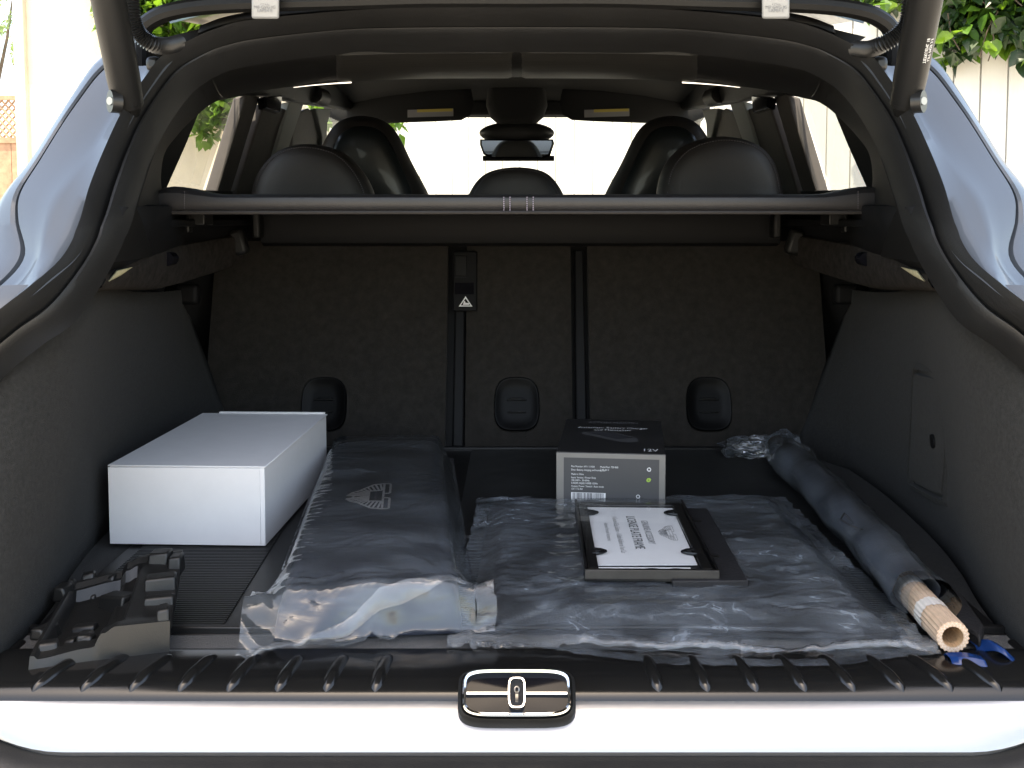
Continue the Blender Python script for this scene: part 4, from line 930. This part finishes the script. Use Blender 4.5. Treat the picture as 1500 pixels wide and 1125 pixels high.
# sleeve tray with open top window: floor, rim
MB().hexa([pp(0, 0, -TH), pp(WP, 0, -TH), pp(WP, DP, -TH), pp(0, DP, -TH)], [pp(0, 0, -TH + .003), pp(WP, 0, -TH + .003), pp(WP, DP, -TH + .003), pp(0, DP, -TH + .003)]).build('pack_base', 'frame_black', lp_, smooth=False)
MB().hexa([pp(0, 0, -TH), pp(WP, 0, -TH), pp(WP, .003, -TH), pp(0, .003, -TH)], [pp(0, 0, 0), pp(WP, 0, 0), pp(WP, .003, 0), pp(0, .003, 0)]).build('pack_front', 'frame_grey', lp_, bevel=.0006)
for a, b in ((0, .003), (WP - .003, WP)):
    MB().hexa([pp(a, .0032, -TH), pp(b, .0032, -TH), pp(b, DP, -TH), pp(a, DP, -TH)], [pp(a, .0032, 0), pp(b, .0032, 0), pp(b, DP, 0), pp(a, DP, 0)]).build('pack_side', 'frame_black', lp_, smooth=False)
# the frame itself inside (outer ring) and card
def ringbox(x0, x1, y0, y1, t, z0, z1, name, material):
    for a, b, c_, d_ in ((x0, x1, y0, y0 + t), (x0, x1, y1 - t, y1), (x0, x0 + t, y0 + t, y1 - t), (x1 - t, x1, y0 + t, y1 - t)):
        MB().hexa([pp(a, c_, z0), pp(b, c_, z0), pp(b, d_, z0), pp(a, d_, z0)], [pp(a, c_, z1), pp(b, c_, z1), pp(b, d_, z1), pp(a, d_, z1)]).build(name, material, lp_, bevel=.0015)
ringbox(.004, WP - .004, .004, DP - .003, .014, -.010, -.0035, 'plate_frame', 'frame_black')
CM = [pp(x, y, -.0075) for x, y in ((.017, .040), (WP - .020, .044), (WP - .018, DP - .020), (.017, DP - .017))]
MB().hexa([p - V(0, 0, .001) for p in CM], CM).build('printed_card', 'white_card', lp_, smooth=False)
MB().hexa([pp(.018, .020, -.011), pp(WP - .03, .020, -.011), pp(WP - .03, .036, -.011), pp(.018, .036, -.011)], [pp(.018, .020, -.0085), pp(WP - .03, .020, -.0085), pp(WP - .03, .036, -.0085), pp(.018, .036, -.0085)]).build('inner_card', 'white_card', lp_, smooth=False)
for x_ in (.085, .115):
    MB().add([pp(x_ + .012 * math.cos(a), .026 + .006 * math.sin(a), -.0082) for a in [2 * math.pi * i / 14 for i in range(14)]], [tuple(range(14))]).build('slot_hole', 'frame_black', lp_, smooth=False)
for x_, sg in ((.017, 1), (WP - .019, -1)):
    for y_ in (DP - .055, .085):
        pts = [pp(x_ - .004 * sg, y_ - .010, -.0045), pp(x_ + .008 * sg, y_ - .006, -.0045), pp(x_ + .014 * sg, y_, -.0045), pp(x_ + .008 * sg, y_ + .006, -.0045), pp(x_ - .004 * sg, y_ + .010, -.0045)]
        MB().tube(pts, .0022, 8).build('screw_lug', 'frame_black', lp_)
def card(cx, cy): return lambda x, y: pp(cx + y, cy - x, -.0070)     # reads towards the camera, letter tops to the right
ym = DP * .56
text_mesh('GENUINE ACCESSORY', .0135, card(WP * .585, ym), 'lettering', 'print_grey', lp_, sx=.78)
text_mesh('LICENSE PLATE FRAME', .0185, card(WP * .475, ym), 'lettering', 'print_black', lp_, sx=.80)
text_mesh('A Genuine & Easy Solution  -  A Subtle Addition to Your Car', .0105, card(WP * .335, ym - .01), 'lettering', 'print_grey', lp_, sx=.62)
text_mesh('Authentic Personal Accessories', .0085, card(WP * .245, ym), 'lettering', 'print_grey', lp_, sx=.75)
wings(lambda x, y: pp(WP * .76 + y * .014, ym - .005 - x * .032, -.0070), .014, 'wings_emblem', 'print_black', lp_)
MB().add([pp(.001, .001, -.0008), pp(WP - .001, .001, -.0008), pp(WP - .001, DP - .001, -.0008), pp(.001, DP - .001, -.0008)], [(0, 1, 2, 3)]).build('window_film', 'sleeve_film', lp_, smooth=False)
# plain black frame half under it
fb = [PZ(x, y, ZF + .030) for x, y in ((905, 852), (1096, 850), (1034, 744), (900, 746))]
MB().hexa([p - V(0, 0, .0) for p in fb], [p + V(0, 0, -.0055 + .006) for p in fb]) 
fo = thing('number_plate_bracket', 'flat matt black plate sticking out from under the licence plate frame pack', 'bracket')
ZQ = ZF + .0215
fb = [PZ(x, y, ZQ + .004) for x, y in ((985, 851), (1096, 850), (1036, 744), (950, 745))]
MB().hexa([p - V(0, 0, .0085) for p in fb], fb).build('frame_plate', 'mat_black', fo, bevel=.0015)
for t in (.28, .78):
    p = lerp(lerp(fb[0], fb[1], .72), lerp(fb[3], fb[2], .72), t)
    MB().tube([p - V(0, 0, .002), p + V(0, 0, .0012)], .006, 16).build('boss', 'trim_black', fo)
# ------------------------------------------------------------------ rolled sunshade
rs = thing('rolled_sunshade', 'navy fabric roll on a corrugated cardboard core, wrapped in plastic along the boot side', 'roll')
a0 = PZ(1147, 662, ZF + .032); a1 = PZ(1338, 866, ZF + .028); a2 = PZ(1396, 927, ZF + .024)
path = [lerp(a0, a1, t) + V(.006 * math.sin(t * 3), 0, 0) for t in [i / 30 for i in range(31)]]
rows = []
def rollrow(p, r_, n=30, seed=0.0, amp=.0055):
    return [p + V(math.cos(a) * r_, 0, math.sin(a) * r_ * .92) * (1 + amp / r_ * noise.noise(V(math.cos(a) * 1.4, p.y * 12 + seed, math.sin(a) * 1.4))) for a in [2 * math.pi * k / n for k in range(n)]]
for i, p in enumerate(path):
    t = i / 30; r_ = .031 - .003 * t - .015 * (1 - sst(0, .06, t)); q_ = V(p.x, p.y, max(p.z, ZF + r_ * .92 + .001))
    q_.z = ZF + r_ * .92 + .001; rows.append(rollrow(q_, r_))
mb = MB().loft(rows, close_u=True); mb.build('fabric_sleeve', 'navy_fabric2', rs)
rows = []
for i in range(-2, 33):
    t = i / 30; p = lerp(a0, a1, t) + V(.006 * math.sin(t * 3) + .10 * max(0, t - 1), 0, 0); r_ = .0340 - .003 * t if 0 <= t <= 1 else (.022 if t < 0 else .0315 - .02 * (t - 1))
    r_ += .0035 * abs(noise.noise(V(t * 26, 1, 2))); q_ = V(p.x, p.y, ZF + r_ * .92 + .0008); rows.append(rollrow(q_, r_, 40, 0.0, .0062))
MB().loft(rows, close_u=True).build('plastic_film', 'film_clear', rs, crease=180)
# crumpled film tail at the far end
tp0 = PZ(1100, 655, ZF + .045)
crumple(PZ(1103, 655, ZF + .022) + V(0, .0, 0), .066, .024, .021, 4.2, 28, .30).build('film_tail', 'film_clear', rs, crease=180)
crumple(PZ(1146, 656, ZF + .030) + V(0, .0, 0), .036, .034, .031, 1.7, 24, .22).build('film_tail', 'film_clear', rs, crease=180)
# printed outline mark on the sleeve
mk = PZ(1243, 763, ZF + .056)
dirr = (a1 - a0).normalized()
pts = [mk + dirr * a + V(b, 0, 0) for a, b in ((-.035, .004), (-.01, .016), (.02, .012), (.022, -.004), (-.012, -.008), (-.035, .004))]
mb = MB(); mb.tube([V(p.x, p.y, ZF + .0578 - 4.0 * (p.x - mk.x) ** 2 / .07) for p in pts], .0013, 6); mb.build('printed_mark', 'print_black', rs)
# cardboard core: corrugated wall
cdir = (a2 - PZ(1330, 852, ZF + .026)); c_start = PZ(1332, 856, ZF + .026); c_start.z = a2.z = ZF + .0195
cax = (a2 - c_start); CL = cax.length; cax.normalize(); cs = V(cax.y, -cax.x, 0); cu_ = V(0, 0, 1)
def cr(l, a, r_): return c_start + cax * l + cs * math.cos(a) * r_ + cu_ * math.sin(a) * r_
NA = 176; NF = 22
def wav(a): return .0008 * math.sin(NF * a)
rows = [[cr(l, a, .0168 + wav(a)) for a in [2 * math.pi * k / NA for k in range(NA)]] for l in (-.05, CL * .5, CL)]
rows += [[cr(CL, a, .0112 + wav(a) * .5) for a in [2 * math.pi * k / NA for k in range(NA)]]]
core = MB().loft(rows, close_u=True).build('cardboard_core', 'cardboard', rs, crease=60)
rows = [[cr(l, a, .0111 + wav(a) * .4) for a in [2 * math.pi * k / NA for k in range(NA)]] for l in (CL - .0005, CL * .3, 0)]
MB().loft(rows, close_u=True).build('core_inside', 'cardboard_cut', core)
mb = MB(); rows = [[cr(CL + .0004, a, .0140 + .0014 * math.sin(NF * a * 1.0) + k) for k in (-.0003, .0003)] for a in [2 * math.pi * k / NA for k in range(NA + 1)]]
mb.loft(rows).build('core_flute', 'tape', core, smooth=False)
for l0, l1 in ((.0, .022), (CL * .50, CL * .66)):
    rows = [[cr(l + .003 * noise.noise(V(a * 3, l * 50, 0)), a, .0179 + .0004 * math.sin(NF * a)) for a in [2 * math.pi * k / NA for k in range(NA)]] for l in (l0, (l0 + l1) / 2, l1)]
    MB().loft(rows, close_u=True).build('tape_band', 'tape', core)
# black block standing in for shade in the sleeve's open end
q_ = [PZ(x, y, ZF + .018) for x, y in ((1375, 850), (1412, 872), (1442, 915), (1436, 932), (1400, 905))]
n5 = len(q_); MB().add([p for p in q_] + [V(p.x, p.y, ZF + .002) for p in q_], [tuple(range(n5)), tuple(range(n5, 2 * n5))[::-1]] + [(i, (i + 1) % n5, n5 + (i + 1) % n5, n5 + i) for i in range(n5)]).build('mouth_shade', 'mat_black', rs, bevel=.004)
# ------------------------------------------------------------------ blue plastic strap in the corner
bl = thing('blue_strap', 'shiny blue plastic strap folded in the boot corner below the cardboard core', 'strap')
def blue(pxs, z0, z1, name):
    a_ = spline([PZ(x, y, z) + V(0, 0, 0) for x, y, z in pxs], 16); rows = []
    for p in a_: rows.append([p + V(0, -.013, -.002), p + V(0, -.006, .003), p + V(0, .006, .003), p + V(0, .013, -.002)])
    MB().loft(rows).build(name, 'blue_plastic', bl, solid=.002, bevel=.0006)
blue([(1424, 946, FZ + .008), (1436, 944, FZ + .012), (1452, 944, FZ + .018), (1468, 952, FZ + .016), (1482, 964, FZ + .008)], 0, 0, 'strap_band')
blue([(1388, 964, FZ + .0105), (1404, 963, FZ + .0125), (1422, 964, FZ + .0125), (1440, 968, FZ + .0105)], 0, 0, 'strap_band')
# ------------------------------------------------------------------ black moulded tray
tr = thing('moulded_tray', 'black moulded plastic insert with raised blocks, leaning in the corner by the sill', 'tray')
k00, k10, k01, k11 = PZ(44, 974, ZF + .006), PZ(250, 951, ZF + .004), PZ(104, 842, ZF + .035), PZ(268, 812, ZF + .035)
k10.z = ZF + .002; k00.z = ZF + .004; k01.z = ZF + .012; k11.z = ZF + .008
def tb(s_, t_): return (k00 * (1 - s_) + k10 * s_) * (1 - t_) + (k01 * (1 - s_) + k11 * s_) * t_
def th_(s_, t_):
    stp = .007 + .006 * sst(.05, .4, s_) + .014 * sst(.44, .50, s_) * (1 - .35 * sst(.70, .72, s_) * (1 - sst(.76, .78, s_)) * 0) + .006 * sst(.52, .60, s_)
    notch = -.010 * sst(.76, .78, s_) * (1 - sst(.06, .08, t_)) * 0
    return lerp(stp, stp * .75 + .004, sst(0, .15, t_)) + notch
rows = []
for j in range(31):
    rows.append([])
    for i in range(41):
        s_, t_ = i / 40, j / 30
        p = tb(s_, t_); lip = .005 * (t_ > .96) + .004 * (s_ < .03)
        dip = -.016 * sst(.10, .13, t_) * (1 - sst(.86, .9, t_)) * sst(.05, .08, s_) * (1 - sst(.60, .64, s_)) * .8
        rows[-1].append(V(p.x, p.y, p.z + th_(s_, t_) + lip + dip))
ht = rows
mb = MB().loft(rows)
per = [rows[0][i] for i in range(41)] + [rows[j][40] for j in range(1, 31)] + [rows[30][i] for i in range(39, -1, -1)] + [rows[j][0] for j in range(29, 0, -1)]
pb = []
for i, p in enumerate(per):
    pb.append(V(p.x, p.y, max(p.z - .035, ZF + .0005)) if i <= 40 else V(p.x, p.y, p.z - .012))
for i in range(41): pb[i] = V(per[i].x, per[i].y - .004, lerp(k00.z, k10.z, i / 40) - .002)
n = len(per); mb.add(per + pb, [(i, (i + 1) % n, n + (i + 1) % n, n + i) for i in range(n)])
mb.build('tray_body', 'tray_plastic', tr, crease=30)
blocks = [(1030, 1200, 150, 250, .020), (1208, 1325, 165, 290, .016), (1025, 1305, 350, 462, .024), (1000, 1282, 520, 582, .012), (1115, 1252, 612, 700, .018), (638, 822, 470, 592, .024),
          (550, 630, 500, 532, .010), (442, 625, 745, 795, .012), (475, 590, 838, 862, .006), (372, 460, 862, 882, .006), (175, 350, 898, 925, .005), (265, 390, 764, 784, .006), (628, 672, 798, 838, .008), (420, 505, 400, 482, .010), (520, 640, 330, 372, .008), (700, 770, 350, 385, .008)]
def ontray(px, py):
    best = None
    for j in range(31):
        for i in range(41):
            p = ht[j][i]; d = p - V(0, 0, CZ); t = d.normalized(); r0 = ray(px, py).normalized(); e = (t - r0).length
            if best is None or e < best[0]: best = (e, p)
    return best[1]
for x0, x1, y0, y1, h in blocks:
    X0, X1, Yb, Yf = 20 + x0 / 5.357, 20 + x1 / 5.357, 780 + y0 / 5.357, 780 + y1 / 5.357
    bl_, br_ = ontray(X0, Yf), ontray(X1, Yf); w_ = max(.006, (br_ - bl_).length); dp = .020 + .010 * (h > .012)
    dxx = (br_ - bl_).normalized() if (br_ - bl_).length > 1e-4 else V(1, 0, 0); dxx = V(dxx.x, dxx.y, dxx.z * .5).normalized(); dyy = V(-dxx.y, dxx.x, 0).normalized(); hh_ = .75 * min(h, max(.004, (Yf - Yb) / 1500 * 1.2))
    b0 = bl_ - V(0, 0, .010)
    MB().hexa([b0, b0 + dxx * w_, b0 + dxx * w_ + dyy * dp, b0 + dyy * dp], [b0 + V(0, 0, hh_ + .010) + dyy * .005 + dxx * w_ * .02, b0 + dxx * w_ * .98 + V(0, 0, hh_ + .012) + dyy * .005, b0 + dxx * w_ * .97 + dyy * dp * .9 + V(0, 0, hh_ + .012), b0 + dxx * w_ * .03 + dyy * dp * .9 + V(0, 0, hh_ + .010)]).build('raised_block', 'tray_plastic', tr, bevel=.003, seg=3)
# ------------------------------------------------------------------ surroundings
# white board wall, slightly oblique behind the car
pw = thing('board_wall', 'white painted wall of upright boards in front of the car', 'wall')
WA0, WA1 = V(-1.6, 8.9, 0), V(5.2, 5.2, 0); wd_ = (WA1 - WA0); WL = wd_.length; wd_.normalize(); wn = V(wd_.y, -wd_.x, 0)
if wn.y > 0: wn = -wn
ang = math.atan2(wd_.y, wd_.x); BW = .155; HWALL = 2.55
bm0 = MB().box((0, 0, HWALL / 2), (BW - .008, .022, HWALL)); first = bm0.build('board', 'board_paint', pw, bevel=.003)
nb = int(WL / BW)
for k in range(nb):
    o = first if k == 0 else first.copy()
    if k: col.objects.link(o); o.parent = pw
    p = WA0 + wd_ * (k + .5) * BW; o.location = p + wn * (.011 + random.uniform(0, .003)); o.rotation_euler = (0, 0, ang)
pm = WA0 + wd_ * WL / 2; mR = Matrix.Rotation(ang, 3, 'Z')
MB().box(pm + V(0, 0, HWALL / 2 - .01) - wn * .02, (WL, .04, HWALL - .02), mR).build('backing', 'board_paint', pw, smooth=False)
MB().box(pm + V(0, 0, HWALL + .02), (WL + .02, .09, .04), mR).build('cap_rail', 'board_paint', pw, bevel=.004)
# cream stucco house on the left
hs = thing('stucco_house', 'cream stucco house wall with overhanging eave beside the driveway', 'house')
hx = PY(38, 150, 9.6).x
MB().hexa([(hx, 9.6, 0), (-1.7, 9.6, 0), (-1.7, 12.5, 0), (hx, 12.5, 0)], [(hx, 9.6, 4.2), (-1.7, 9.6, 4.2), (-1.7, 12.5, 4.2), (hx, 12.5, 4.2)]).build('wall', 'stucco', hs, smooth=False)
MB().box((hx - .02, 9.58, 2.9), (.10, .10, 2.6)).build('corner_trim', 'stucco', hs, bevel=.01)
MB().hexa([(hx - .4, 9.2, 4.2), (-1.5, 9.2, 4.2), (-1.5, 12.8, 4.2), (hx - .4, 12.8, 4.2)], [(hx - .4, 9.2, 4.3), (-1.5, 9.2, 4.3), (-1.5, 12.8, 4.8), (hx - .4, 12.8, 4.8)]).build('roof', 'roof_tile', hs, smooth=False)
# lattice-topped fence far left
lf = thing('lattice_fence', 'brown lattice-topped wooden fence beyond the house corner', 'fence')
yl = 11.5; xa, xb = PY(-60, 200, yl).x, PY(37, 200, yl).x; zl0, zl1 = PY(0, 203, yl).z, PY(0, 146, yl).z; zl2 = PY(0, 236, yl).z
MB().box(((xa + xb) / 2, yl, zl1 + .02), (xb - xa, .06, .05)).build('top_rail', 'wood_brown', lf)
MB().box(((xa + xb) / 2, yl, zl0 - .02), (xb - xa, .06, .06)).build('mid_rail', 'wood_brown', lf)
sl = MB().box((0, 0, 0), (.022, .008, .62)).build('lattice_slat', 'wood_brown', lf)
k = 0; zc = (zl0 + zl1) / 2; first = True
for d in (-1, 1):
    x = xa
    while x < xb + .1:
        o = sl if first else sl.copy()
        if not first: col.objects.link(o); o.parent = lf
        first = False
        o.location = (x, yl + .006 * d, zc); o.rotation_euler = (0, R(42) * d, 0); x += .075
pl = MB().box((0, 0, zl0 / 2 - .025), (.14, .02, zl0 - .05)).build('plank', 'wood_brown', lf)
n = int((xb - xa) / .146); 
for k in range(n + 1):
    o = pl if k == 0 else pl.copy()
    if k: col.objects.link(o); o.parent = lf
    o.location = (xa + .07 + .146 * k, yl, 0)
# foliage ------------------------------------------------------
def leaf_mesh(L, W, fold, mt_):
    mb = MB(); pts = [(0, 0), (.22, .38), (.5, .5), (.78, .30), (1, 0)]
    vs = [(0, 0, 0)]; mid = [(0, x * L, -.10 * L * x * x) for x, _ in pts]; lf_ = [(-y_ * W, x * L, fold * y_ * W - .10 * L * x * x) for x, y_ in pts[1:4]]; rt_ = [(y_ * W, x * L, fold * y_ * W - .10 * L * x * x) for x, y_ in pts[1:4]]
    v = mid + lf_ + rt_
    f = [(0, 1, 5), (1, 2, 6, 5), (2, 3, 7, 6), (3, 4, 7), (0, 8, 1), (1, 8, 9, 2), (2, 9, 10, 3), (3, 10, 4)]
    me = bpy.data.meshes.new('leaf'); me.from_pydata(v, [], f); me.materials.append(M[mt_])
    for p in me.polygons: p.use_smooth = True
    return me
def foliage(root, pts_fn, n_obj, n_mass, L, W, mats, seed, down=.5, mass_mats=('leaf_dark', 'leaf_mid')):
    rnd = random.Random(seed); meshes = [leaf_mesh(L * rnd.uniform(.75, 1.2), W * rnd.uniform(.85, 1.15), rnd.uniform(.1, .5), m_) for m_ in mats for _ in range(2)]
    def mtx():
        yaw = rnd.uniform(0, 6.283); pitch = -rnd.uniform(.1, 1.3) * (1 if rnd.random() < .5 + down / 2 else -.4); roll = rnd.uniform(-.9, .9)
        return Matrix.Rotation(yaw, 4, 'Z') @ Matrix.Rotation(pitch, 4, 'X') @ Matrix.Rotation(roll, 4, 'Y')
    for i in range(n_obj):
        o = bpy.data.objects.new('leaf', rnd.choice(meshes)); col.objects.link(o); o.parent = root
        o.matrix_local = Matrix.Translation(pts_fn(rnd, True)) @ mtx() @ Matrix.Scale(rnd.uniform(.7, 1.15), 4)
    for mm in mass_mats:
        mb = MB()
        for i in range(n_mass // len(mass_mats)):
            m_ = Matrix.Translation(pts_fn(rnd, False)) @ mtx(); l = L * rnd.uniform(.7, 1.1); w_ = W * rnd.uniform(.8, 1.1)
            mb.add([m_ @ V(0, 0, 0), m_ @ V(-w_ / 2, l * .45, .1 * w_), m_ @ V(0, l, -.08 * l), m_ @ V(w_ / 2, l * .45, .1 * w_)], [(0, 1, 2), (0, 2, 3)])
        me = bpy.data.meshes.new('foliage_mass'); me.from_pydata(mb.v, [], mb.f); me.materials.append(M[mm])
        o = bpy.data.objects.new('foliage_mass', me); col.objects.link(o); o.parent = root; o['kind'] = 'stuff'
# right: glossy shrub hanging over the board wall
def wallY(px, py): # point on the wall plane for a survey ray
    d = ray(px, py); n = wn; o = V(0, 0, CZ); t = (WA0 - o).dot(n) / d.dot(n); return o + d * t
rv = thing('overhanging_shrub', 'glossy green large-leaved shrub spilling over the right end of the board wall', 'shrub')
def rpts(rnd, near):
    px = rnd.uniform(1285, 1640); lim = 30 + 72 * sst(1350, 1390, px) - 30 * sst(1440, 1462, px) + 18 * math.sin(px * .06) + 14 * sst(1480, 1530, px)
    py = rnd.uniform(-230, lim) if near else rnd.uniform(-330, lim - 22)
    if near and rnd.random() < .5: py = rnd.uniform(-40, lim)
    p = wallY(px, py); out_ = rnd.uniform(.10, .40) if near else rnd.uniform(.03, .25)
    if p.z > HWALL + .08 and not near: out_ = rnd.uniform(-.5, .25)
    d = (V(0, 0, CZ) - p).normalized(); return p + wn * out_
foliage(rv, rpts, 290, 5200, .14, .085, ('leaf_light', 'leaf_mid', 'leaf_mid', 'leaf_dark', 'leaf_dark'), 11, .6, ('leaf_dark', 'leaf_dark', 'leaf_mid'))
rnd = random.Random(5)
for (x0, y0, x1, y1, x2, y2) in ((1466, 28, 1452, 52, 1440, 92), (1455, 40, 1460, 70, 1452, 98), (1395, 30, 1400, 60, 1412, 82), (1330, -60, 1390, -20, 1466, 28), (1380, -70, 1440, -30, 1500, 20)):
    pts = spline([wallY(x, y) + wn * .26 for x, y in ((x0, y0), (x1, y1), (x2, y2))], 8)
    MB().tube(pts, .004, 6).build('stem', 'bark', rv)
lm = leaf_mesh(.12, .062, .25, 'leaf_mid')
for px, py, rz in ((1438, 86, 3.1), (1450, 88, 3.0), (1438, 70, 2.6), (1418, 74, 3.4), (1452, 72, 3.3), (1384, 80, 3.0), (1402, 78, 3.3)):
    o = bpy.data.objects.new('leaf', lm); col.objects.link(o); o.parent = rv
    o.matrix_local = Matrix.Translation(wallY(px, py) + wn * .25) @ Matrix.Rotation(rnd.uniform(-.5, .5), 4, 'Z') @ Matrix.Rotation(rz, 4, 'Y') @ Matrix.Rotation(-1.35, 4, 'X') @ Matrix.Rotation(math.pi, 4, 'Y')
MB().tube([V(4.1, 7.2, 0), V(4.0, 7.1, 1.6), V(3.7, 6.9, 2.7)], lambda t: .06 - .03 * t, 10).build('trunk', 'bark', rv)
# left: light green shrub over the house wall
lv = thing('climbing_shrub', 'light green leafy creeper hanging from the cream house wall', 'shrub')
YV = 9.0
def lpts(rnd, near):
    px = rnd.uniform(148, 352) if rnd.random() < .85 else rnd.uniform(130, 352)
    lim = 55 + 150 * sst(150, 300, px) + 14 * math.sin(px * .13) + 10 * math.sin(px * .41) - 40 * sst(335, 352, px)
    py = rnd.uniform(-120, lim) if near else rnd.uniform(-220, lim - 14)
    if near and rnd.random() < .4: py = rnd.uniform(lim - 80, lim)
    return PY(px, py, YV + (rnd.uniform(-.15, .15) if near else rnd.uniform(.0, .5)))
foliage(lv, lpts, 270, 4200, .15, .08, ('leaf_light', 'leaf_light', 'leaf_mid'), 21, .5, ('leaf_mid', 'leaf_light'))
MB().tube([PY(300, 120, YV + .35), PY(290, 0, YV + .4), PY(270, -150, YV + .5)], .03, 8).build('stem', 'bark', lv)
MB().tube([V(-2.5, YV + .45, 0), V(-2.45, YV + .42, 1.6), PY(300, 120, YV + .35)], .04, 8).build('stem', 'bark', lv)
cv = thing('wall_creeper', 'leafy creeper above the board wall, behind the front seat beside the window pillar', 'shrub')
def cpts(rnd, near):
    px = rnd.uniform(455, 585); lim = 188 + 12 * math.sin(px * .11); py = rnd.uniform(60, lim) if not near else rnd.uniform(130, lim)
    return PY(px, py, 7.2 + rnd.uniform(-.15, .15))
foliage(cv, cpts, 60, 900, .11, .06, ('leaf_light', 'leaf_mid'), 31, .5, ('leaf_mid', 'leaf_light'))
MB().tube([V(-1.15, 8.2, 0), V(-1.1, 7.8, 1.5), V(-1.1, 7.3, 2.0)], .03, 8).build('stem', 'bark', cv)
# middle: foliage behind the top of the wall, seen through the hinge gap
tv = thing('hedge', 'dense green hedge behind the top of the board wall', 'hedge')
def tpts(rnd, near):
    px = rnd.uniform(205, 1330); py = rnd.uniform(-140, 22); return PY(px, py, 9.4 + rnd.uniform(-.3, .5))
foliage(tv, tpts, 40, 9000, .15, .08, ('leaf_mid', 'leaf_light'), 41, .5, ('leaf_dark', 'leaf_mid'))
for px in (450, 700, 950, 1200):
    p = PY(px, 20, 9.6); MB().tube([V(p.x, 9.6, 0), V(p.x + .1, 9.6, p.z * .6), V(p.x, 9.55, p.z + .3)], lambda t: .06 - .03 * t, 8).build('trunk', 'bark', tv)
# far tree, thin crown
ft = thing('distant_tree', 'pale thin-crowned tree in the distance beyond the lattice fence', 'tree')
YT = 22
def fpts(rnd, near):
    px = rnd.uniform(-50, 37); py = rnd.uniform(-80, 92); k = noise.noise(V(px * .06, py * .06, 1))
    for _ in range(6):
        if k > .05: break
        px = rnd.uniform(-50, 37); py = rnd.uniform(-80, 92); k = noise.noise(V(px * .06, py * .06, 1))
    return PY(px, py, YT + rnd.uniform(-.8, .8))
foliage(ft, fpts, 0, 1500, .16, .05, ('leaf_pale',), 51, .4, ('leaf_pale',))
b0 = PY(-20, 95, YT)
MB().tube([V(b0.x, YT, 0), V(b0.x + .1, YT, b0.z * .7), V(b0.x + .2, YT, b0.z + 1.5)], lambda t: .14 - .10 * t, 10).build('trunk', 'bark', ft)
for dx, dz in ((-.5, .6), (.6, .8), (.3, 1.6)):
    MB().tube([V(b0.x + .1, YT, b0.z * .8), V(b0.x + .1 + dx * .6, YT, b0.z + dz * .7), V(b0.x + dx, YT, b0.z + dz + .6)], lambda t: .05 - .035 * t, 8).build('limb', 'bark', ft)
